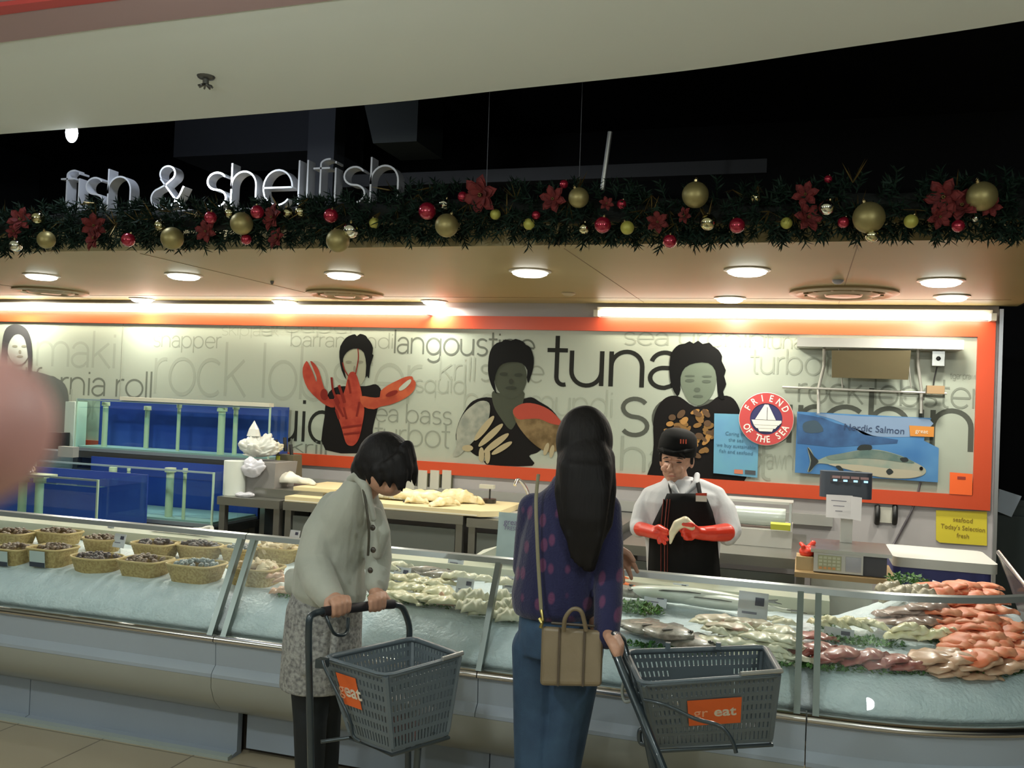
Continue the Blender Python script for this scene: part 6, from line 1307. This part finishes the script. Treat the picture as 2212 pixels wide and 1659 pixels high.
# apron
apm = mat('black apron', (.005, .005, .005), .7, spec=.2)
def front(x, y, out=0): # point on the chest in front of the shirt
    w_ = (x - 1474) / 88; return f(x, y, 4.506 + .115 * w_ * w_ - out)
ap = MB(); rows = []
for y, xl, xr in ((1066, 1442, 1522), (1085, 1434, 1530), (1105, 1424, 1538), (1130, 1412, 1544), (1165, 1404, 1548), (1210, 1402, 1552), (1260, 1400, 1556), (1330, 1400, 1560)):
    rows.append([front(xl + (xr - xl) * k / 10, y) for k in range(11)])
ap.add([p for r in rows for p in r], [(i * 11 + k, i * 11 + k + 1, (i + 1) * 11 + k + 1, (i + 1) * 11 + k) for i in range(len(rows) - 1) for k in range(10)])
ao = ap.build('apron', apm, pf_, True); md = ao.modifiers.new('s', 'SOLIDIFY'); md.thickness = .006
for x, c_ in ((1428, (.18, .03, .02)), (1436, (.30, .07, .05)), (1442, (.16, .03, .02))):
    pts = [front(x + 6 * (1 - (y - 1075) / 60) if y < 1135 else x, y, .005) for y in range(1078, 1320, 12)]; MB().tube(pts, .0065, 6, flat=.4).build('stripe', mat('apron stripe %.2f' % c_[0], c_, .6), ao)
MB().tube([front(1512, 1068, .0), f(1508, 1045, 4.56), f(1500, 1028, 4.62)], .011, 8, flat=.3).build('apron_strap', apm, ao, True); MB().tube([front(1450, 1068, .0), f(1446, 1050, 4.57), f(1446, 1036, 4.62)], .006, 8, flat=.5).build('apron_strap', apm, ao, True)
MB().slab([front(x, y, .012) for x, y in ((1503, 1066), (1527, 1066), (1527, 1084), (1503, 1083))], (0, -1, 0), .002).build('name_tag', mat('name tag white', (.66, .66, .58), .4), pf_)
MB().slab([front(x, y, .0145) for x, y in ((1503, 1065), (1527, 1065), (1527, 1071), (1503, 1070))], (0, -1, 0), .001).build('name_tag_band', mat('name tag red', (.5, .06, .03), .4), pf_)
tr = MB()
for s_ in (-1, 1): tr.chain([Vector((gx + s_ * .08, Y3 + .02, .76)), Vector((gx + s_ * .085, Y3, .44)), Vector((gx + s_ * .085, Y3 + .03, .10))], [.098, .075, .062])
blob(tr, 'trousers', mat('black trousers', (.012, .012, .014), .8), pf_, .008, 2)
# gloves: left in the picture hangs with spread fingers, right one holds the fish
gl_ = MB(); w_ = f(1392, 1144, 4.50); h_ = f(1420, 1152, 4.42)
gl_.chain([f(1381, 1142, 4.56), w_, h_], [.036, .034, .030])
for i, (x, y, Y_) in enumerate(((1442, 1153, 4.37), (1441, 1166, 4.37), (1436, 1174, 4.385), (1424, 1172, 4.39))):
    b0 = h_ + (P(x, y, Y_) - h_) * .35; gl_.chain([h_, b0, b0.lerp(P(x, y, Y_), .55) + Vector((0, 0, .006)), P(x, y, Y_)], [.020, .012, .0105, .009])
gl_.chain([w_.lerp(h_, .5), f(1424, 1138, 4.40), f(1440, 1146, 4.36)], [.020, .013, .010])
blob(gl_, 'rubber_glove', redg, pf_, .004, 2)
gr_ = MB(); w_ = f(1540, 1152, 4.47); h_ = f(1500, 1150, 4.40)
gr_.chain([f(1568, 1150, 4.53), w_, f(1518, 1152, 4.44), h_], [.044, .038, .033, .030])
for i, (x, y) in enumerate(((1478, 1138), (1476, 1147), (1479, 1156), (1484, 1163))):
    b0 = h_ + Vector((-.012, -.01, .022 - .016 * i)); gl0 = P(x, y, 4.36); gr_.chain([h_, b0, gl0, gl0 + Vector((-.012, .026, -.004))], [.020, .013, .011, .009])
gr_.chain([h_ + Vector((.01, -.01, .015)), f(1492, 1133, 4.35), f(1476, 1132, 4.34)], [.018, .013, .010])
blob(gr_, 'rubber_glove', redg, pf_, .004, 2)
fs_ = MB(); fs_.chain([f(1494, 1137, 4.365), f(1480, 1127, 4.36), f(1464, 1133, 4.355), f(1453, 1150, 4.35), f(1448, 1174, 4.35)], [.020, .026, .024, .018, .006])
blob(fs_, 'squid', mat('cream squid', (.74, .66, .46), .35, noise_=(14, (.60, .48, .30), 3, .4, .7), coat=.4), None, .005, 2, label='curved cream squid held in the right red glove of the fishmonger', cat='squid')
# ------------------------------------------------------------------ the photographer's finger at the left edge, close to the lens
pink = mat('pink finger skin', (.52, .26, .235), .5, noise_=(160, (.55, .29, .26), 3, .35, .65), sub=.1)
def C3(x, y, d): return CAM + ROT @ (_cv(x, y) / FPX * d)
fi = MB(); D0 = .092
tip = C3(-75, 920, D0); dirf = (C3(-700, 935, D0 + .004) - tip).normalized(); dn = ROT @ Vector((0, -1, 0)); bk_ = ROT @ Vector((0, 0, 1))
fi.chain([tip, tip + dirf * .022, tip + dirf * .046, tip + dirf * .075], [.0086, .0092, .0092, .0095])
palm = tip + dirf * .115 + dn * .03
fi.chain([tip + dirf * .075, palm], [.0092, .018])
for i in range(1, 4):
    b0 = tip + dirf * .078 + dn * (.021 * i); m1 = b0 - dirf * .035 + bk_ * .012; m2 = m1 + bk_ * .022 + dirf * .01; fi.chain([palm, b0], [.02, .0095]); fi.chain([b0, m1, m2, m2 + dirf * .02], [.0092, .0085, .008, .0072])
fi.chain([palm + dirf * .01, palm - dirf * .02 + dn * -.03 + bk_ * .03, palm - dirf * .05 + dn * -.035 + bk_ * .045], [.018, .012, .009]); fi.chain([palm, palm + dirf * .07 + dn * .06], [.03, .028])
blob(fi, 'hand', pink, None, .0018, 4, label='blurred pink fingertip of the photographer close to the lens at the left edge', cat='finger')
# ================================================================== BASKETS AND TROLLEYS
bk1 = mat('slate grey plastic basket', (.12, .15, .17), .42); bk2 = mat('dark basket rim', (.11, .14, .16), .38)
dkt = mat('dark trolley tube', (.035, .05, .06), .28, .3, coat=.5); tubm = mat('grey trolley tube', (.09, .11, .12), .3, .6)
orl = mat('orange basket label', (.78, .13, .02), .5); wl = mat('label white', (.72, .68, .6), .5); wf = mat('label faint', (.85, .42, .26), .5)
def shopping_basket(top, bot, lab, stick, logo, solid_rows=()):
    """top/bot: corners in order; stick: index of the side with the orange label"""
    ctr = sum((Vector(b) for b in bot), Vector()) / 4; t = thing('shopping_basket', ctr, lab, 'shopping basket')
    top = [Vector(v) for v in top]; bot = [Vector(v) for v in bot]
    for s in range(4):
        a, b, c, d = top[s], top[(s + 1) % 4], bot[(s + 1) % 4], bot[s]; n = (b - a).cross(d - a).normalized(); L = (b - a).length; mb = MB()
        if n.dot((a + b) / 2 - (sum(top, Vector()) / 4)) < 0: n = -n
        def pt(u, v, o=0): return a.lerp(b, u).lerp(d.lerp(c, u), v) + n * o
        nv = int(L / .0165); rows = [0, .12, .25, .38, .52, .66, .80, 1.0]; w_ = .0052
        for k in range(nv + 1):
            u = .04 + .92 * k / nv; mb.add([pt(u - w_ / L, 0, .001), pt(u + w_ / L, 0, .001), pt(u + w_ / L, 1, .001), pt(u - w_ / L, 1, .001), pt(u - w_ / L, 0, -.002), pt(u + w_ / L, 0, -.002), pt(u + w_ / L, 1, -.002), pt(u - w_ / L, 1, -.002)], [(0, 1, 2, 3), (7, 6, 5, 4), (0, 3, 7, 4), (1, 5, 6, 2)])
        for k, v in enumerate(rows):
            h = .024 if 0 < k < 7 else .04
            v0, v1 = max(0, v - h * 1.1), min(1, v + h * 1.1); mb.add([pt(.0, v0, .0015), pt(1, v0, .0015), pt(1, v1, .0015), pt(0, v1, .0015), pt(.0, v0, -.0025), pt(1, v0, -.0025), pt(1, v1, -.0025), pt(0, v1, -.0025)], [(0, 1, 2, 3), (7, 6, 5, 4), (0, 4, 5, 1), (3, 2, 6, 7)])
        for u0, u1 in ((0, .05), (.95, 1)): mb.add([pt(u0, 0, .0016), pt(u1, 0, .0016), pt(u1, 1, .0016), pt(u0, 1, .0016), pt(u0, 0, -.003), pt(u1, 0, -.003), pt(u1, 1, -.003), pt(u0, 1, -.003)], [(0, 1, 2, 3), (7, 6, 5, 4), (0, 4, 5, 1), (3, 2, 6, 7)])
        if s in solid_rows:
            mb.add([pt(.27, .24, .002), pt(.75, .24, .002), pt(.75, .68, .002), pt(.27, .68, .002), pt(.27, .24, -.003), pt(.75, .24, -.003), pt(.75, .68, -.003), pt(.27, .68, -.003)], [(0, 1, 2, 3), (7, 6, 5, 4), (0, 4, 5, 1), (3, 2, 6, 7), (0, 3, 7, 4), (1, 5, 6, 2)])
        mb.build('lattice_side', bk1, t)
        if s == stick[0]:
            u0, u1, v0, v1 = stick[1:]; o_ = MB().slab([pt(u0, v0, .004), pt(u1, v0, .004), pt(u1, v1, .004), pt(u0, v1, .004)], n, .0012).build('label_plate', orl, t)
            ex = (pt(1, .5) - pt(0, .5)).normalized()
            if ex.cross(Vector((0, 0, 1))).dot(n) < 0: ex = -ex
            ey = (pt(.5, 0) - pt(.5, 1)).normalized(); ez = ex.cross(ey).normalized(); ctr_ = pt((u0 + u1) / 2, (v0 + v1) / 2, .0062)
            M4 = Matrix.Translation(ctr_) @ Matrix((ex, ey, ez)).transposed().to_4x4(); sz = (v1 - v0) * (a - d).length
            Wd = (u1 - u0) * L
            solid_text('eat', sz * .62 * logo, wl, 'logo_bold', o_, M4 @ Matrix.Translation((Wd * .17, 0, .0004)), .0004, font_off=.0012)
            solid_text('gr', sz * .60 * logo, wf, 'logo_faint', o_, M4 @ Matrix.Translation((-Wd * .25, 0, .0004)), .0004)
    cen = sum(top, Vector()) / 4; fl_ = MB().slab([b for b in bot], (0, 0, -1), .004).build('bottom', bk1, t)
    rr = []
    for i in range(4):
        p0, p1, p2 = top[i - 1], top[i], top[(i + 1) % 4]; r = .03
        u, v = (p0 - p1).normalized() * r, (p2 - p1).normalized() * r
        rr += [p1 + u, p1 + (u + v) * .293, p1 + v]
    MB().tube([q_ + Vector((0, 0, .0)) for q_ in rr], .0085, 8, closed=True).build('rim', bk2, t, True)
    MB().tube([q_ + Vector((0, 0, .004)) + (q_ - cen).normalized() * .006 for q_ in rr], .006, 6, closed=True, flat=.5).build('rim_lip', bk2, t, True)
    cn = MB()
    for i in range(4): cn.tube([top[i].lerp(cen, .02), bot[i].lerp(cen, .02)], .008, 6)
    for i in range(4): MB().tube([top[i].lerp(cen, .03), bot[i].lerp(cen, .03)], .009, 6).build('corner_post', bk1, t, True)
    # chrome grips on the rim
    s = 2
    return t
TL = [(-1.352, 2.515, .80), (-1.205, 2.84, .80), (-.982, 2.70, .805), (-1.112, 2.435, .795)]
BL = [(-1.275, 2.545, .575), (-1.17, 2.775, .575), (-1.00, 2.665, .575), (-1.105, 2.485, .57)]
bL = shopping_basket(TL, BL, 'grey lattice shopping basket with goods inside, on the left trolley', (3, .50, .84, .14, .56), .95, ())
MB().tube(smooth_poly([P(697, 1428, 2.44), P(705, 1450, 2.43), P(742, 1525, 2.42), P(757, 1560, 2.42), P(763, 1590, 2.42), P(778, 1602, 2.42)], 5, False), .0055, 8).build('carry_handle', dkt, bL, True)
MB().box(P(696, 1432, 2.46), (.03, .03, .025)).build('handle_pivot', dkt, bL)
a, b = Vector(TL[2]), Vector(TL[3]); MB().tube([a.lerp(b, .02) + Vector((.01, -.004, .012)), a.lerp(b, .28) + Vector((.006, -.008, .010))], .007, 8).build('grip', mat('pale grip', (.45, .45, .42), .3, .5), bL, True)
gx1 = mat('foil pack', (.55, .52, .48), .2, .8); 
for i, (dx, dy, dz, m_, lab, L) in enumerate([(-.03, .02, .0, mat('brown pack', (.25, .12, .08), .4), 'brown packet lying in the left shopping basket', .13), (.04, .07, .0, mat('white pack', (.62, .58, .56), .35), 'white packet lying in the left shopping basket', .12), (.0, .03, .05, gx1, 'shiny foil packet on top in the left shopping basket', .11), (.03, -.03, .0, mat('red pack', (.35, .09, .07), .35), 'red packet at the front of the left shopping basket', .08)]):
    c = (Vector(BL[0]) + Vector(BL[2])) / 2 + Vector((dx, dy, .03 + dz)); MB().bbox(c, (L, .075, .048), .015, rotm(.1 * i, .05, .6 + .5 * i)).build('food_pack', m_, None, 40, label=lab, cat='packet')
TR = [(-.475, 2.72, .865), (-.088, 2.98, .865), (-.037, 2.69, .868), (-.382, 2.43, .868)]
BR = [(-.425, 2.72, .635), (-.105, 2.93, .635), (-.065, 2.735, .632), (-.355, 2.51, .632)]
TR = [PZ(1352, 1408, .865), PZ(1652, 1398, .865), PZ(1686, 1458, .865), PZ(1386, 1480, .865)]; BR = [PZ(1398, 1560, .635), PZ(1640, 1552, .64), PZ(1668, 1600, .64), PZ(1412, 1614, .635)]
bR = shopping_basket(TR, BR, 'empty grey lattice shopping basket with a wide orange label, on the right trolley', (2, .29, .70, .27, .66), .9, (2, 0))
MB().tube(smooth_poly([P(1392, 1512, 2.46), P(1440, 1524, 2.44), P(1500, 1552, 2.44), P(1550, 1566, 2.43), P(1570, 1582, 2.43), P(1584, 1605, 2.43), P(1590, 1626, 2.43)], 5, False), .0055, 8).build('carry_handle', dkt, bR, True)
a, b = Vector(TR[2]), Vector(TR[3]); MB().tube([a.lerp(b, .0) + Vector((.004, -.004, .013)), a.lerp(b, .30) + Vector((.0, -.006, .012))], .0065, 8).build('grip', mat('pale grip', (.45, .45, .42), .3, .5), bR, True)
for x in (1443, 1552): MB().box(P(x, 1395, PZ(x, 1402, .87).y), (.014, .014, .02)).build('clip', bk2, bR)
def wheel(p, t, ax): MB().cyl(p - ax * .012, p + ax * .012, .035, n=18).build('wheel', mat('black plastic', (.015,) * 3), t, True)
# left trolley: handle frame beside the basket, posts down to a wheeled base
t = thing('basket_trolley', (-1.25, 2.7, 0), 'dark tube basket trolley pushed by the left shopper', 'trolley')
p1 = P(668, 1345, 2.47); p2 = P(884, 1345, 2.86); b1 = Vector((p1.x + .045, p1.y + .02, .06)); b2 = Vector((p2.x + .02, p2.y + .02, .06))
h1 = P(676, 1338, 2.48); ctop = [p1 + Vector((0, 0, -.05)), p1 + Vector((.0, .0, .01)), P(678, 1326, 2.49), P(700, 1320, 2.52), P(735, 1316, 2.585), P(775, 1312, 2.66), P(815, 1306, 2.735), P(850, 1306, 2.79), P(870, 1314, 2.83), p2 + Vector((0, 0, -.01)), p2 + Vector((.002, 0, -.06))]
MB().tube([b1] + smooth_poly(ctop, 4, False) + [b2], .0105, 12).build('handle_frame', dkt, t, True)
MB().tube([P(697, 1322, 2.515), P(735, 1316, 2.585), P(775, 1312, 2.66), P(815, 1306, 2.735), P(850, 1305, 2.79)], .0155, 12).build('grip_sleeve', mat('black rubber grip', (.014, .012, .016), .6), t, True)
MB().tube(smooth_poly([P(704, 1330, 2.52), P(712, 1350, 2.52), P(722, 1368, 2.54), P(740, 1372, 2.57), P(750, 1362, 2.60), P(752, 1335, 2.62)], 4, False), .006, 8).build('brake_loop', dkt, t, True)
fwd2 = Vector((.87, -.40, 0)); c1_ = b1 + fwd2 * .34; c2_ = b2 + fwd2 * .34
MB().tube([b1, c1_], .011, 10).build('base_tube', tubm, t, True); MB().tube([b2, c2_], .011, 10).build('base_tube', tubm, t, True)
r0 = P(905, 1590, 2.60); r1_ = Vector((r0.x - .018, 2.60, .06)); MB().tube([P(935, 1585, 2.62), P(925, 1572, 2.61), P(908, 1572, 2.60), r0, r1_], .0105, 10).build('front_post', tubm, t, True)
MB().tube([(Vector(BL[0]) + Vector((0, 0, -.012))), (Vector(BL[3]) + Vector((0, 0, -.012))), (Vector(BL[2]) + Vector((0, 0, -.012))), (Vector(BL[1]) + Vector((0, 0, -.012)))], .006, 8, closed=True).build('support_ring', tubm, t, True)
for k_, z in ((0, .56), (1, .56)):
    s0_ = (b1 if k_ == 0 else b2).copy(); s0_.z = z; MB().tube([s0_, Vector(BL[0 if k_ == 0 else 1]) + Vector((0, 0, -.012))], .006, 8).build('bracket', tubm, t, True)
for p in (b1, b2, c1_, c2_): wheel(p + Vector((0, 0, -.022)), t, Vector((.42, .9, 0)).normalized())
# right trolley
t = thing('basket_trolley', (-.35, 2.65, 0), 'dark tube basket trolley pulled by the right shopper', 'trolley')
g1, g2 = P(1322, 1392, 2.60), P(1346, 1392, 2.70); d1 = P(1432, 1659, 2.42); d2 = P(1412, 1659, 2.60)
e1_ = g1 + (d1 - g1) * 1.0; e1f = Vector((d1.x + .03, d1.y - .02, .06)); e2f = Vector((d2.x + .06, d2.y + .10, .06))
ct = [g1 + (d1 - g1) * .12, g1, g1 + Vector((-.003, .012, .016)), (g1 + g2) / 2 + Vector((-.008, 0, .026)), g2 + Vector((-.003, -.010, .016)), g2, g2 + (d2 - g2) * .12]
MB().tube([e1f, d1, P(1385, 1545, 2.50), P(1345, 1450, 2.555)] + smooth_poly(ct, 4, False) + [P(1366, 1450, 2.665), P(1392, 1560, 2.62), d2, e2f], .0125, 12).build('handle_frame', dkt, t, True)
MB().tube(smooth_poly([P(1398, 1578, 2.62), P(1384, 1576, 2.62), P(1381, 1590, 2.62), P(1386, 1606, 2.62), P(1412, 1608, 2.60)], 4, False), .007, 8).build('foot_loop', dkt, t, True)
MB().tube(smooth_poly([P(1352, 1460, 2.60), P(1344, 1490, 2.62), P(1350, 1515, 2.62), P(1366, 1512, 2.60)], 4, False), .005, 8).build('latch_loop', mat('clear loop', (.25, .28, .27), .3), t, True)
fx = Vector((.84, .54, 0)); q1 = e1f + fx * .36; q2 = e2f + fx * .36
MB().tube([e1f, q1], .011, 10).build('base_tube', tubm, t, True); MB().tube([e2f, q2], .011, 10).build('base_tube', tubm, t, True)
MB().tube([v + Vector((0, 0, -.012)) for v in BR], .006, 8, closed=True).build('support_ring', tubm, t, True)
MB().tube([P(1400, 1590, 2.515), BR[3] + Vector((0, 0, -.012))], .006, 8).build('bracket', tubm, t, True); MB().tube([P(1396, 1580, 2.615), BR[0] + Vector((0, 0, -.012))], .006, 8).build('bracket', tubm, t, True)
for p in (e1f, e2f, q1, q2): wheel(p + Vector((0, 0, -.022)), t, Vector((-.54, .84, 0)))
